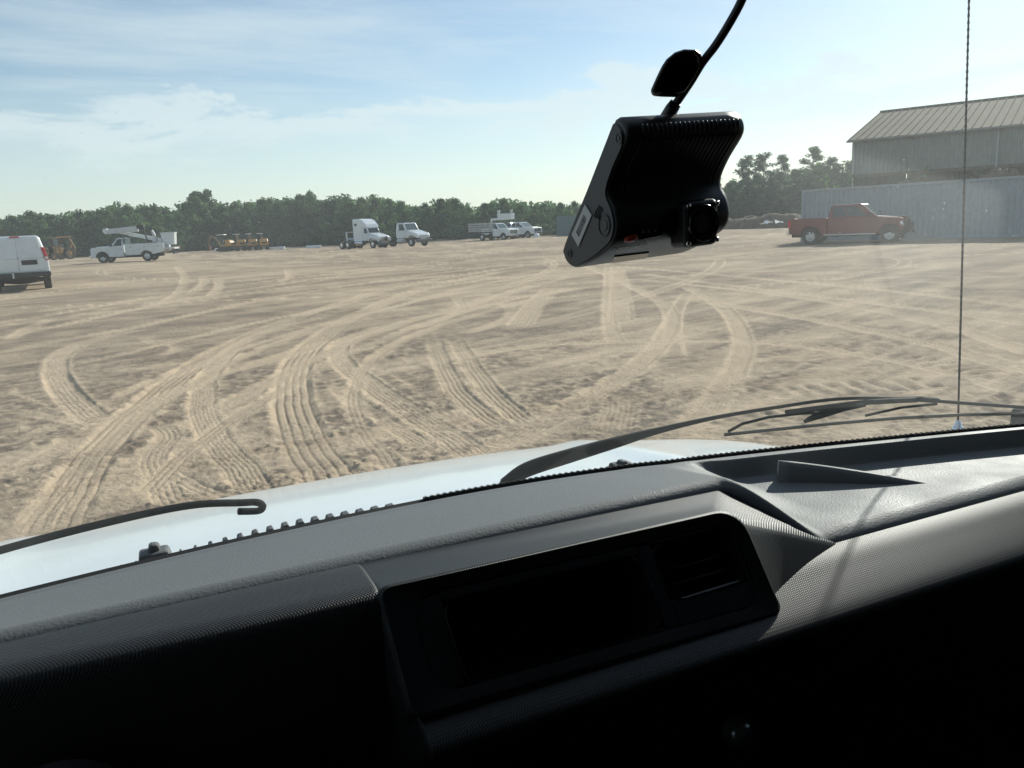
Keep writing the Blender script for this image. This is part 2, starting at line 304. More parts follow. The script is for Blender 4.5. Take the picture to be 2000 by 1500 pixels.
# crawler prints: (photo points, width m, pitch m)
CLEATS = [([(720, 700), (800, 725), (880, 775)], 0.55, 0.10), ([(790, 680), (850, 720), (905, 770)], 0.45, 0.10), ([(415, 745), (440, 770), (450, 800)], 0.30, 0.08),
          ([(310, 790), (345, 830), (370, 850)], 0.35, 0.09), ([(1030, 690), (1130, 700), (1230, 715)], 0.5, 0.11), ([(1440, 770), (1560, 765), (1700, 755), (1850, 745)], 0.5, 0.22),
          ([(1400, 840), (1500, 815), (1620, 800)], 0.5, 0.2), ([(1020, 600), (1080, 585), (1140, 575)], 0.9, 0.3), ([(500, 880), (560, 875), (640, 885)], 0.4, 0.09),
          ([(1650, 690), (1800, 705), (1990, 740)], 0.5, 0.2), ([(30, 760), (90, 775), (160, 800)], 0.4, 0.1)]
def build_ground():
    ang_d = np.linspace(-47, 47, 1150); ang_c = np.concatenate([np.linspace(47, 313, 62)[1:-1]])
    ang = np.radians(np.concatenate([ang_d, ang_c])) ; ncol = len(ang)
    r1 = 1.0/np.linspace(1/2.4, 1/70.0, 640); r0 = np.array([0.3, 0.8, 1.3, 1.8, 2.2]); r2_ = np.geomspace(72, 3500, 45)
    rad = np.concatenate([r0, r1, r2_]); nrow = len(rad)
    A, Rr = np.meshgrid(ang, rad); head = -YAW
    X = (np.sin(A+head)*Rr).ravel(); Y = (np.cos(A+head)*Rr).ravel(); RR = Rr.ravel()
    dr = np.gradient(rad); DR = np.maximum(np.repeat(dr, ncol), RR*math.radians(94/1150)); DX = np.maximum(RR*math.radians(94/1150), 0.004)
    def oct_(lam, seed, ax=1.0):                # one octave that fades where the mesh is too coarse to carry it
        w = np.clip((lam/DR-0.5)/1.0, 0, 1)
        return vnoise(X/lam, Y/lam, seed)*w
    near = (RR < 130)
    big = vnoise(X/6., Y/6., 1)+0.6*vnoise(X/2.3, Y/2.3, 2)+0.4*vnoise(X/0.9, Y/0.9, 3)
    # streaky disturbance along the main driving direction
    ca, sa = math.cos(R(20)), math.sin(R(20)); XS = X*ca+Y*sa; YS = -X*sa+Y*ca
    streak = vnoise(XS/3.5, YS/0.5, 4)+0.7*vnoise(XS/1.5, YS/0.22, 5)*np.clip((0.22/DR-0.5), 0, 1)
    crust = smooth01(-0.32, 0.22, big*0.8+streak*0.55+0.10*(X > 6)*smooth01(6, 14, X)*1.0)   # 1 = broken damp crust, 0 = loose pale sand
    rid = lambda lam, s: (0.5-np.abs(oct_(lam, s))*2)*np.clip((lam/DR-0.5)/1.0, 0, 1)
    clod = 0.008*oct_(0.35, 11)+0.008*rid(0.17, 12)+0.018*oct_(0.10, 13)+0.024*oct_(0.05, 14)+0.024*oct_(0.026, 15)
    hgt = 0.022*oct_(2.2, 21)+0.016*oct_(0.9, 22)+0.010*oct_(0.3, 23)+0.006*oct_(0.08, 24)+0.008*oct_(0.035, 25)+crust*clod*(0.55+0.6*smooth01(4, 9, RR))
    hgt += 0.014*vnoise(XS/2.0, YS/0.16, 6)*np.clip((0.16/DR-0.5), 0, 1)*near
    sand = 0.47-0.34*(crust-0.4)+0.35*oct_(0.5, 31)+0.3*vnoise(XS/5., YS/0.8, 32)+0.25*oct_(0.12, 33)+crust*(0.75*oct_(0.10, 13)+0.75*oct_(0.055, 14)+0.5*oct_(0.03, 15))+0.35*vnoise(XS/1.2, YS/0.10, 34)*np.clip(0.10/DR*1.2, 0.25, 1)  # soil tones, with clod shadows painted in as fine dark specks
    def dist_track(P, maxd):
        P = np.asarray(P); lo = P.min(0)-maxd; hi = P.max(0)+maxd
        idx = np.nonzero((X > lo[0]) & (X < hi[0]) & (Y > lo[1]) & (Y < hi[1]))[0]
        if len(idx) == 0: return idx, None, None
        x = X[idx]; y = Y[idx]; best = np.full(len(idx), 1e9); sd = np.zeros(len(idx)); al = np.zeros(len(idx)); s0 = 0.0
        for a, b in zip(P[:-1], P[1:]):
            e = b-a; l = math.hypot(*e)
            if l < 1e-6: continue
            e = e/l; m = np.nonzero((np.abs(x-(a[0]+b[0])/2) < l/2+maxd) & (np.abs(y-(a[1]+b[1])/2) < l/2+maxd))[0]
            if len(m):
                px = x[m]-a[0]; py = y[m]-a[1]; t = np.clip(px*e[0]+py*e[1], 0, l)
                dx = px-t*e[0]; dy = py-t*e[1]; d2 = dx*dx+dy*dy; k = d2 < best[m]; mm = m[k]
                best[mm] = d2[k]; sd[mm] = np.sqrt(d2[k])*np.sign(e[0]*py[k]-e[1]*px[k]); al[mm] = s0+t[k]
            s0 += l
        ok = best < maxd*maxd; idx = idx[ok]
        return idx, sd[ok], (al[ok], s0)
    def press(P, w0, ribs, depth, pitch, pale=0.62, strength=1.0, solid=0.45):
        w = w0*(0.78 if solid < 0.6 else 0.86); idx, d, als = dist_track(P, w/2+0.35)
        if d is None or len(idx) == 0: return
        al, tot = als; jit = 0.02*vnoise(al/0.5, al*0, 77)+0.008*vnoise(al/0.07, al*0, 78); d = d+jit; ad = np.abs(d)
        fade = smooth01(0, 0.6, al)*smooth01(0, 0.6, tot-al)*strength*np.clip(0.9+0.8*vnoise(al/1.7, al*0+3, 79), 0.6, 1)
        m = (1-smooth01(w/2-0.03, w/2+0.035, ad))*fade*np.clip(0.95+1.5*vnoise(al/0.35, d/0.12, 86)+0.8*vnoise(al/0.09, d/0.04, 87), solid, 1)
        loc = DR[idx]; prof = np.full(len(idx), -depth)
        if ribs: prof -= 0.75*depth*np.power(0.5+0.5*np.cos(2*math.pi*d/(w/(ribs+1))), 5)*np.clip((w/(ribs+2)/DX[idx]-2)/2, 0, 1)
        if pitch: prof += 0.010*np.sin(2*math.pi*(al/pitch+np.abs(d)*4))*np.clip((pitch/loc-1.5)/2, 0, 1)
        berm = depth*0.8*np.exp(-((ad-w/2-0.03)/0.04)**2)*fade*(0.6+1.0*vnoise(al/0.25, d*3, 80)+0.6*vnoise(al/0.05, d/0.03, 83))
        prof += 0.008*vnoise(al/0.06, d/0.05, 85)*np.clip((0.06/loc-0.4), 0, 1)
        hgt[idx] = hgt[idx]*(1-0.80*m)+m*prof*(0.45 if solid < 0.6 else 0.55)+0.30*berm
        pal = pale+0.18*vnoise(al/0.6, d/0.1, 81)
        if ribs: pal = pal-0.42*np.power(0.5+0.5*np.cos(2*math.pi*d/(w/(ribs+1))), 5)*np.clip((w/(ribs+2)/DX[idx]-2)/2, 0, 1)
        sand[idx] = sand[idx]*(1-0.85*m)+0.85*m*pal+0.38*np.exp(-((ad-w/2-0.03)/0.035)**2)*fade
    def cleat(P, w, pitch):
        idx, d, als = dist_track(P, w/2+0.1)
        if d is None or len(idx) == 0: return
        al, tot = als; ad = np.abs(d)
        m = (1-smooth01(w/2-0.06, w/2+0.03, ad))*smooth01(0, 0.2, al)*smooth01(0, 0.2, tot-al)*np.clip(0.7+1.4*vnoise(al/0.4, d/0.3, 82), 0, 1)
        wv = np.sin(2*math.pi*(al/pitch+0.25*vnoise(d/0.2, al/0.3, 84)))*np.clip((pitch/DR[idx]-1.4)/1.5, 0, 1)
        hgt[idx] = hgt[idx]*(1-0.6*m)+m*(0.022*wv-0.012); sand[idx] += m*0.22*wv
    rng = np.random.RandomState(11)
    for k in range(120):                          # older runs criss-crossing the yard, in pairs of wheels
        cx = rng.uniform(-25, 60); cy = rng.uniform(9, 95); rad_ = rng.uniform(7, 60); a0 = rng.uniform(0, 6.28); spn = rng.uniform(8, 26)/rad_
        t = np.linspace(a0, a0+spn, 40); th = t[20]
        for off in (0, 1.75):
            P = np.stack([cx+(rad_+off)*(np.cos(t)-math.cos(th)), cy+(rad_+off)*(np.sin(t)-math.sin(th))], 1)
            press(P, rng.uniform(0.24, 0.42), int(rng.choice([0, 3, 4, 5])), rng.uniform(0.010, 0.022), float(rng.choice([0, 0.05])), pale=rng.uniform(0.3, 0.75), strength=rng.uniform(0.45, 0.95))
    for pts, w, pitch in CLEATS:
        cleat(crom([tuple(UZ(x, y, 0))[:2] for x, y in pts], 6), w, pitch)
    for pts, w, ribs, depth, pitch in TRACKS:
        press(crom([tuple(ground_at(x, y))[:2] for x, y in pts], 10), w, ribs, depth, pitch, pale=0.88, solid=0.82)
    # ground under and around the parked vehicle and beyond the yard
    Z = hgt*near*(RR > 0.5)+GH(X, Y)
    sand = np.clip(sand, 0, 1)
    outside = smooth01(105, 125, np.hypot(X-20, Y-20))
    nv = nrow*ncol; verts = np.stack([X, Y, Z], 1)
    i = np.arange(nrow-1)[:, None]*ncol; j = np.arange(ncol)[None, :]; j2 = (j+1) % ncol
    quads = np.stack([(i+j), (i+ncol+j), (i+ncol+j2), (i+j2)], -1).reshape(-1, 4)[:, ::-1]
    me = bpy.data.meshes.new('ground'); me.vertices.add(nv+1)
    verts = np.vstack([verts, [[0, 0, 0]]]); me.vertices.foreach_set('co', verts.ravel())
    tris = np.stack([np.full(ncol, nv), np.arange(ncol), (np.arange(ncol)+1) % ncol], -1)[:, ::-1]
    nq = len(quads); me.loops.add(nq*4+ncol*3); me.polygons.add(nq+ncol)
    me.loops.foreach_set('vertex_index', np.concatenate([quads.ravel(), tris.ravel()]).astype(np.int32))
    me.polygons.foreach_set('loop_start', np.concatenate([np.arange(nq)*4, nq*4+np.arange(ncol)*3]).astype(np.int32))
    me.polygons.foreach_set('use_smooth', np.ones(nq+ncol, bool))
    me.update(calc_edges=True); me.validate()
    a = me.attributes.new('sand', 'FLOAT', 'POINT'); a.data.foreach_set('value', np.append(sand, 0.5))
    b = me.attributes.new('grass', 'FLOAT', 'POINT'); b.data.foreach_set('value', np.append(outside, 0.0))
    m = bpy.data.materials.new('sandy_ground'); m.use_nodes = True; MATS['sandy_ground'] = m
    N, L = nodes(m); bs = N['Principled BSDF']; bs.inputs['Roughness'].default_value = 0.95; bs.inputs['Specular IOR Level'].default_value = 0.15
    at = N.new('ShaderNodeAttribute'); at.attribute_name = 'sand'; tc = N.new('ShaderNodeTexCoord')
    n1 = N.new('ShaderNodeTexNoise'); n1.inputs['Scale'].default_value = 22; n1.inputs['Detail'].default_value = 8; n1.inputs['Roughness'].default_value = 0.72; L.new(tc.outputs['Object'], n1.inputs['Vector'])
    n2 = N.new('ShaderNodeTexNoise'); n2.inputs['Scale'].default_value = 1.1; n2.inputs['Detail'].default_value = 9; n2.inputs['Roughness'].default_value = 0.7; L.new(tc.outputs['Object'], n2.inputs['Vector'])
    def M(op, a_, b_):
        q = N.new('ShaderNodeMath'); q.operation = op
        for k, v in enumerate((a_, b_)):
            if isinstance(v, (int, float)): q.inputs[k].default_value = v
            else: L.new(v, q.inputs[k])
        return q.outputs[0]
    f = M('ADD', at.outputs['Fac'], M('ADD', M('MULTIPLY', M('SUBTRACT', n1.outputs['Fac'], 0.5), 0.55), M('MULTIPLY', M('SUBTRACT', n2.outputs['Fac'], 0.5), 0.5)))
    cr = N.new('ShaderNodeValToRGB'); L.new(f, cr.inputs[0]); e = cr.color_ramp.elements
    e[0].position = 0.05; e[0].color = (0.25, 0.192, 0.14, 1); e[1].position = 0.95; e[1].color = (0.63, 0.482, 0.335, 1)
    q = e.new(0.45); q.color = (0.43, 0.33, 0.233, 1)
    gr = N.new('ShaderNodeAttribute'); gr.attribute_name = 'grass'
    mx = N.new('ShaderNodeMixRGB'); L.new(gr.outputs['Fac'], mx.inputs[0]); L.new(cr.outputs[0], mx.inputs[1]); mx.inputs[2].default_value = (0.06, 0.075, 0.03, 1)
    L.new(mx.outputs[0], bs.inputs['Base Color'])
    n3 = N.new('ShaderNodeTexNoise'); n3.inputs['Scale'].default_value = 14; n3.inputs['Detail'].default_value = 6; n3.inputs['Roughness'].default_value = 0.75; L.new(tc.outputs['Object'], n3.inputs['Vector'])
    bp = N.new('ShaderNodeBump'); bp.inputs['Strength'].default_value = 0.8; bp.inputs['Distance'].default_value = 0.05; L.new(n3.outputs['Fac'], bp.inputs['Height']); L.new(bp.outputs[0], bs.inputs['Normal'])
    me.materials.append(m)
    o = bpy.data.objects.new('ground', me); COL.objects.link(o); o['kind'] = 'structure'; o['label'] = 'churned pale sand yard crossed by curving tyre tracks'
build_ground()

# ------------------------------------------------------------------ vehicles and machines parked around the yard
# every vehicle is built with +X ahead, +Y to its left, origin on the ground between the axles
def heading(p, toward):                       # angle of travel: 0 = straight away from the viewer, +90 = to the left in the picture
    a = math.atan2(p.x, p.y); return math.pi/2 - a + R(toward)
_wheel = {}
def wheel(root, x, y, r, w, rim='alloy', spokes=5, dual=False):
    key = (r, w, rim, spokes)
    if key not in _wheel:
        t = MB(); t.lathe([(r*0.60, -w*0.46), (r*0.86, -w*0.5), (r*0.97, -w*0.44), (r, -w*0.3), (r, w*0.3), (r*0.97, w*0.44), (r*0.86, w*0.5), (r*0.60, w*0.46)], (0, 0, 0), 'y', 24)
        for k in range(24):                   # tread blocks
            a = 2*math.pi*k/24; c, s = math.cos(a), math.sin(a); q = 0.05*r
            t.hexa([((r-0.01)*c-q*s, -w*0.42, (r-0.01)*s+q*c), ((r-0.01)*c+q*s, -w*0.42, (r-0.01)*s-q*c), ((r-0.01)*c+q*s, w*0.42, (r-0.01)*s-q*c), ((r-0.01)*c-q*s, w*0.42, (r-0.01)*s+q*c)],
                   [((r+0.012)*c-q*s, -w*0.42, (r+0.012)*s+q*c), ((r+0.012)*c+q*s, -w*0.42, (r+0.012)*s-q*c), ((r+0.012)*c+q*s, w*0.42, (r+0.012)*s-q*c), ((r+0.012)*c-q*s, w*0.42, (r+0.012)*s+q*c)])
        to = t.build('tyre_proto', 'rubber', None, smooth=False)
        d = MB(); d.lathe([(r*0.62, -w*0.45), (r*0.60, w*0.36), (r*0.52, w*0.30), (r*0.50, w*0.12), (0.001, w*0.12)], (0, 0, 0), 'y', 24)
        d.lathe([(r*0.22, w*0.1), (r*0.20, w*0.40), (r*0.12, w*0.44), (0.001, w*0.44)], (0, 0, 0), 'y', 14)
        for k in range(spokes):
            a = 2*math.pi*k/spokes+0.3; c, s = math.cos(a), math.sin(a); q = r*0.10
            d.hexa([(r*0.15*c-q*s, w*0.20, r*0.15*s+q*c), (r*0.15*c+q*s, w*0.20, r*0.15*s-q*c), (r*0.55*c+q*1.2*s, w*0.20, r*0.55*s-q*1.2*c), (r*0.55*c-q*1.2*s, w*0.20, r*0.55*s+q*1.2*c)],
                   [(r*0.15*c-q*s, w*0.38, r*0.15*s+q*c), (r*0.15*c+q*s, w*0.38, r*0.15*s-q*c), (r*0.55*c+q*1.2*s, w*0.34, r*0.55*s-q*1.2*c), (r*0.55*c-q*1.2*s, w*0.34, r*0.55*s+q*1.2*c)])
        do = d.build('rim_proto', rim, None, smooth=False)
        _wheel[key] = (to.data, do.data); bpy.data.objects.remove(to); bpy.data.objects.remove(do)
    tm, rm = _wheel[key]
    o = bpy.data.objects.new('wheel', tm); COL.objects.link(o); o.parent = root; o.location = (x, y, r)
    if y < 0: o.rotation_euler = (0, 0, math.pi)
    q = bpy.data.objects.new('rim', rm); COL.objects.link(q); q.parent = o
    if dual:
        o2 = bpy.data.objects.new('wheel', tm); COL.objects.link(o2); o2.parent = root; o2.location = (x, y-(w*1.12 if y > 0 else -w*1.12), r); o2.rotation_euler = o.rotation_euler
    return o
def arch(cx, r, z0, n=9, rev=False):          # wheel-arch points, from front to rear along the sill
    pts = []
    for k in range(n+1):
        a = math.pi*k/n; pts.append((cx+r*math.cos(a), max(z0, 0.42+r*math.sin(a)*0.98)))
    return pts
def greenhouse(root, x0, x1, X0, X1, zb, zt, wb, wt, paint, windows, roof_th=0.05):
    """cab above the belt line: bottom x0..x1, roof X0..X1"""
    m = MB(); b = [(x0, -wb, zb), (x1, -wb, zb), (x1, wb, zb), (x0, wb, zb)]; t = [(X0, -wt, zt), (X1, -wt, zt), (X1, wt, zt), (X0, wt, zt)]
    m.hexa(b, t); m.build('cab', paint, root, bevel=0.07, seg=3)
    for (u0, u1, v0, v1) in windows:
        for s in (0, 1):
            p = MB()
            if s == 0: p.panel(b[0], b[1], t[1], t[0], u0, u1, v0, v1)
            else: p.panel(b[2], b[3], t[3], t[2], 1-u1, 1-u0, v0, v1)
            p.build('side_window', 'dark_glass', root, bevel=0.01)
    p = MB(); p.panel(b[1], b[2], t[2], t[1], 0.06, 0.94, 0.10, 0.90); p.build('windscreen', 'cab_glass', root, bevel=0.01)
    p = MB(); p.panel(b[3], b[0], t[0], t[3], 0.12, 0.88, 0.25, 0.82); p.build('rear_window', 'dark_glass', root, bevel=0.01)
def part_box(name, m, root, x0, x1, y0, y1, z0, z1, bevel=0.015):
    b = MB(); b.box(x0, x1, y0, y1, z0, z1); return b.build(name, m, root, bevel=bevel)
def mirrors(root, x, y, z, m='black_trim', s=1.0):
    for q in (-1, 1):
        b = MB(); b.box(x-0.05*s, x+0.04*s, q*y-0.02, q*(y+0.22*s), z-0.02, z+0.02); b.hexa([(x-0.06*s, q*(y+0.14*s), z-0.12*s), (x+0.05*s, q*(y+0.14*s), z-0.12*s), (x+0.05*s, q*(y+0.32*s), z-0.12*s), (x-0.06*s, q*(y+0.32*s), z-0.12*s)], [(x-0.06*s, q*(y+0.14*s), z+0.16*s), (x+0.05*s, q*(y+0.14*s), z+0.16*s), (x+0.05*s, q*(y+0.30*s), z+0.16*s), (x-0.06*s, q*(y+0.30*s), z+0.16*s)])
        b.build('mirror', m, root, bevel=0.015)

def pickup(name, loc, rz, label, paint='white_paint', crew=True, body='bed', wrecked=False, group=None, wr=0.40):
    root = tag(empty(name, loc, rz), label, 'pickup truck' if body == 'bed' else 'truck', group)
    W = 0.98; fx, rx = 1.85, -1.85; dz = 0.0 if paint == 'red_paint' else 0.11; belt = 1.27+dz; cx0 = -1.02 if crew else 0.05
    # front clip and cab lower: profile runs anticlockwise seen from the right
    zs = 0.46; nose = [(2.64, 1.17+dz*1.4), (2.78, 1.06+dz*1.4), (2.82, 0.62), (2.74, 0.50)]
    if wrecked: nose = [(2.30, 1.20), (2.46, 1.10), (2.50, 0.78), (2.40, 0.62)]
    prof = [(cx0, zs)] + list(reversed([(x, z) for x, z in arch(fx, 0.50, zs)])) + list(reversed(nose)) + [(1.12, 1.27+dz), (cx0, belt+0.02)]
    m = MB(); m.prism(prof, -W, W); bo = m.build('body', paint, root, bevel=0.035, seg=2)
    if wrecked:
        rr = random.Random(5)
    m = MB(); m.hexa([(1.0, -0.80, 1.20+dz), (2.45, -0.74, 1.14+dz), (2.45, 0.74, 1.14+dz), (1.0, 0.80, 1.20+dz)], [(1.05, -0.70, 1.325+dz), (2.35, -0.64, 1.215+dz*1.6), (2.35, 0.64, 1.215+dz*1.6), (1.05, 0.70, 1.325+dz)]); m.build('bonnet', paint, root, bevel=0.03)
    if crew: greenhouse(root, -1.05, 1.32, -0.93, 0.50, 1.25+dz, 1.93+dz, 0.94, 0.76, paint, [(0.10, 0.40, 0.12, 0.84), (0.44, 0.80, 0.12, 0.84)])
    else: greenhouse(root, 0.02, 1.16, 0.10, 0.52, 1.25+dz, 1.96+dz, 0.94, 0.76, paint, [(0.12, 0.78, 0.08, 0.88)])
    for y in (-1, 1):
        dr = [(-0.98, 0.08), (0.12, 1.10)] if crew else [(0.12, 1.0)]
        for a, b in dr:
            d = MB(); d.box(a, b, y*W-0.004, y*W+0.006, 0.56, 1.24+dz); do = d.build('door', paint, root, bevel=0.02)
            h = MB(); h.box(a+0.06, a+0.24, y*(W+0.006)-0.008, y*(W+0.02), 1.08, 1.11); h.build('handle', 'black_trim' if not wrecked else 'red_paint', do, bevel=0.005)
        f = MB(); c = 0.42; pts = [(fx+0.53*math.cos(a), 0.02*0+y*(W+0.012), c+0.53*math.sin(a)) for a in np.linspace(0.1, math.pi-0.1, 12)]; f.tube(pts, 0.035, 6); f.build('wheel_arch', paint if not body == 'utility' else 'black_trim', root, smooth=True)
    mirrors(root, 0.98, 0.95, 1.38+dz)
    part_box('chassis', 'undercarriage', root, -2.9, 2.3, -0.5, 0.5, 0.36, 0.62)
    part_box('wheel_well', 'undercarriage', root, 1.36, 2.34, -0.93, 0.93, 0.45, 0.98, 0)
    if not wrecked:
        g = MB(); g.box(2.74, 2.84, -0.66, 0.66, 0.76, 1.10+dz); go = g.build('grille', 'black_trim', root, bevel=0.02)
        for k in range(3): b = MB(); b.box(2.835, 2.855, -0.60, 0.60, 0.83+0.12*k, 0.875+0.12*k); b.build('grille_bar', 'chrome' if paint != 'red_paint' else 'black_trim', go, bevel=0.005)
        part_box('bumper', 'chrome', root, 2.74, 2.93, -0.98, 0.98, 0.46, 0.70, 0.04)
        for y in (-1, 1): part_box('headlight', 'clear_lens', root, 2.66, 2.80, min(y*0.68, y*0.96), max(y*0.68, y*0.96), 0.80, 1.08+dz, 0.03)
    else:
        rr = random.Random(4)
        part_box('radiator', 'undercarriage', root, 2.38, 2.50, -0.72, 0.72, 0.55, 1.08, 0.02)
        for k in range(10):                   # crumpled fascia, torn and pushed back
            y0 = -0.95+k*0.19; m = MB(); a = [Vector((2.44+rr.uniform(-0.05, 0.28), y0+rr.uniform(-.05, .05), 0.45+rr.uniform(-.08, .1))), Vector((2.44+rr.uniform(-0.05, 0.3), y0+0.2, 0.5+rr.uniform(-.1, .12))), Vector((2.40+rr.uniform(-0.05, 0.26), y0+0.21, 0.98+rr.uniform(-.18, .12))), Vector((2.40+rr.uniform(-0.05, 0.24), y0, 1.0+rr.uniform(-.2, .12)))]
            m.hexa([q-Vector((0.03, 0, 0)) for q in a], a); m.build('torn_panel', rr.choice(['red_paint', 'black_trim', 'undercarriage', 'black_trim']), root, bevel=0.01)
        m = MB(); m.tube([(2.42, -0.95, 0.72), (2.62, -0.99, 0.55), (2.86, -0.96, 0.62), (2.95, -0.80, 0.45)], 0.035, 6); m.build('bent_rail', 'rust', root)
        m = MB(); m.hexa([(2.30, -0.99, 0.86), (2.46, -0.99, 0.84), (2.52, -0.80, 0.86), (2.34, -0.78, 0.88)], [(2.28, -0.98, 1.06), (2.42, -0.98, 1.04), (2.48, -0.80, 1.04), (2.30, -0.78, 1.08)]); m.build('headlight', 'clear_lens', root, bevel=0.02)
        m = MB(); m.hexa([(1.5, -0.60, 1.22), (2.50, -0.60, 1.18), (2.50, 0.60, 1.18), (1.5, 0.60, 1.22)], [(1.5, -0.55, 1.27), (2.52, -0.62, 1.26), (2.48, 0.55, 1.24), (1.5, 0.55, 1.27)]); m.build('buckled_bonnet', 'red_paint', root, bevel=0.02)
    if body == 'bed':
        for y in (-1, 1):
            prof = [(-2.92, 0.58)] + list(reversed(arch(rx, 0.50, zs))) + [(-1.06, zs), (-1.06, belt+0.03), (-2.95, belt+0.05)]
            m = MB(); m.prism([(x, z) for x, z in prof], y*W-0.07*y, y*W); m.build('bed_side', paint, root, bevel=0.02)
            f = MB(); pts = [(rx+0.53*math.cos(a), y*(W+0.010), 0.42+0.53*math.sin(a)) for a in np.linspace(0.1, math.pi-0.1, 12)]; f.tube(pts, 0.032, 6); f.build('wheel_arch', paint, root, smooth=True)
            t = MB(); t.box(-2.965, -2.82, y*(W+0.006)-0.02, y*(W+0.012), 0.88, 1.22); t.build('tail_light', 'red_lens', root, bevel=0.02)
        part_box('bed_floor', 'black_trim', root, -2.9, -1.08, -0.9, 0.9, 0.80, 0.85, 0); part_box('bed_front', paint, root, -1.12, -1.06, -0.91, 0.91, 0.6, 1.30)
        part_box('tailgate', paint, root, -2.96, -2.90, -0.90, 0.90, 0.72, 1.31, 0.02); part_box('rear_bumper', 'chrome', root, -3.06, -2.88, -0.95, 0.95, 0.52, 0.70, 0.03)
        part_box('wheel_well', 'undercarriage', root, -2.34, -1.36, -0.90, 0.90, 0.45, 0.96, 0)
    for x in (fx, rx):
        for y in (-1, 1): wheel(root, x, y*0.83, wr, 0.27, 'alloy', 6 if paint == 'red_paint' else 8, dual=False)
    return root

# red wrecked pickup
pR = ground_at(1665, 477)
def place_between(p0, p1): d = p1-p0; return (p0+p1)/2, math.atan2(d.y, d.x)
ra, rb = ground_at(1583, 477.5), ground_at(1737, 474)
c_, a_ = place_between(ra, rb); n_ = Vector((math.cos(a_-math.pi/2), math.sin(a_-math.pi/2), 0)); 
sc_ = (rb-ra).length/3.70
red = pickup('pickup_truck', c_-n_*0.83*sc_, a_, 'dark red crew-cab pickup with a smashed front, parked before the grey container', 'red_paint', wrecked=True)
red.scale = (sc_, sc_, sc_)
sb = MB(); sb.box(-1.2, 1.25, -1.02, -0.96, 0.43, 0.49); sb.build('running_board', 'alloy', red, bevel=0.015)

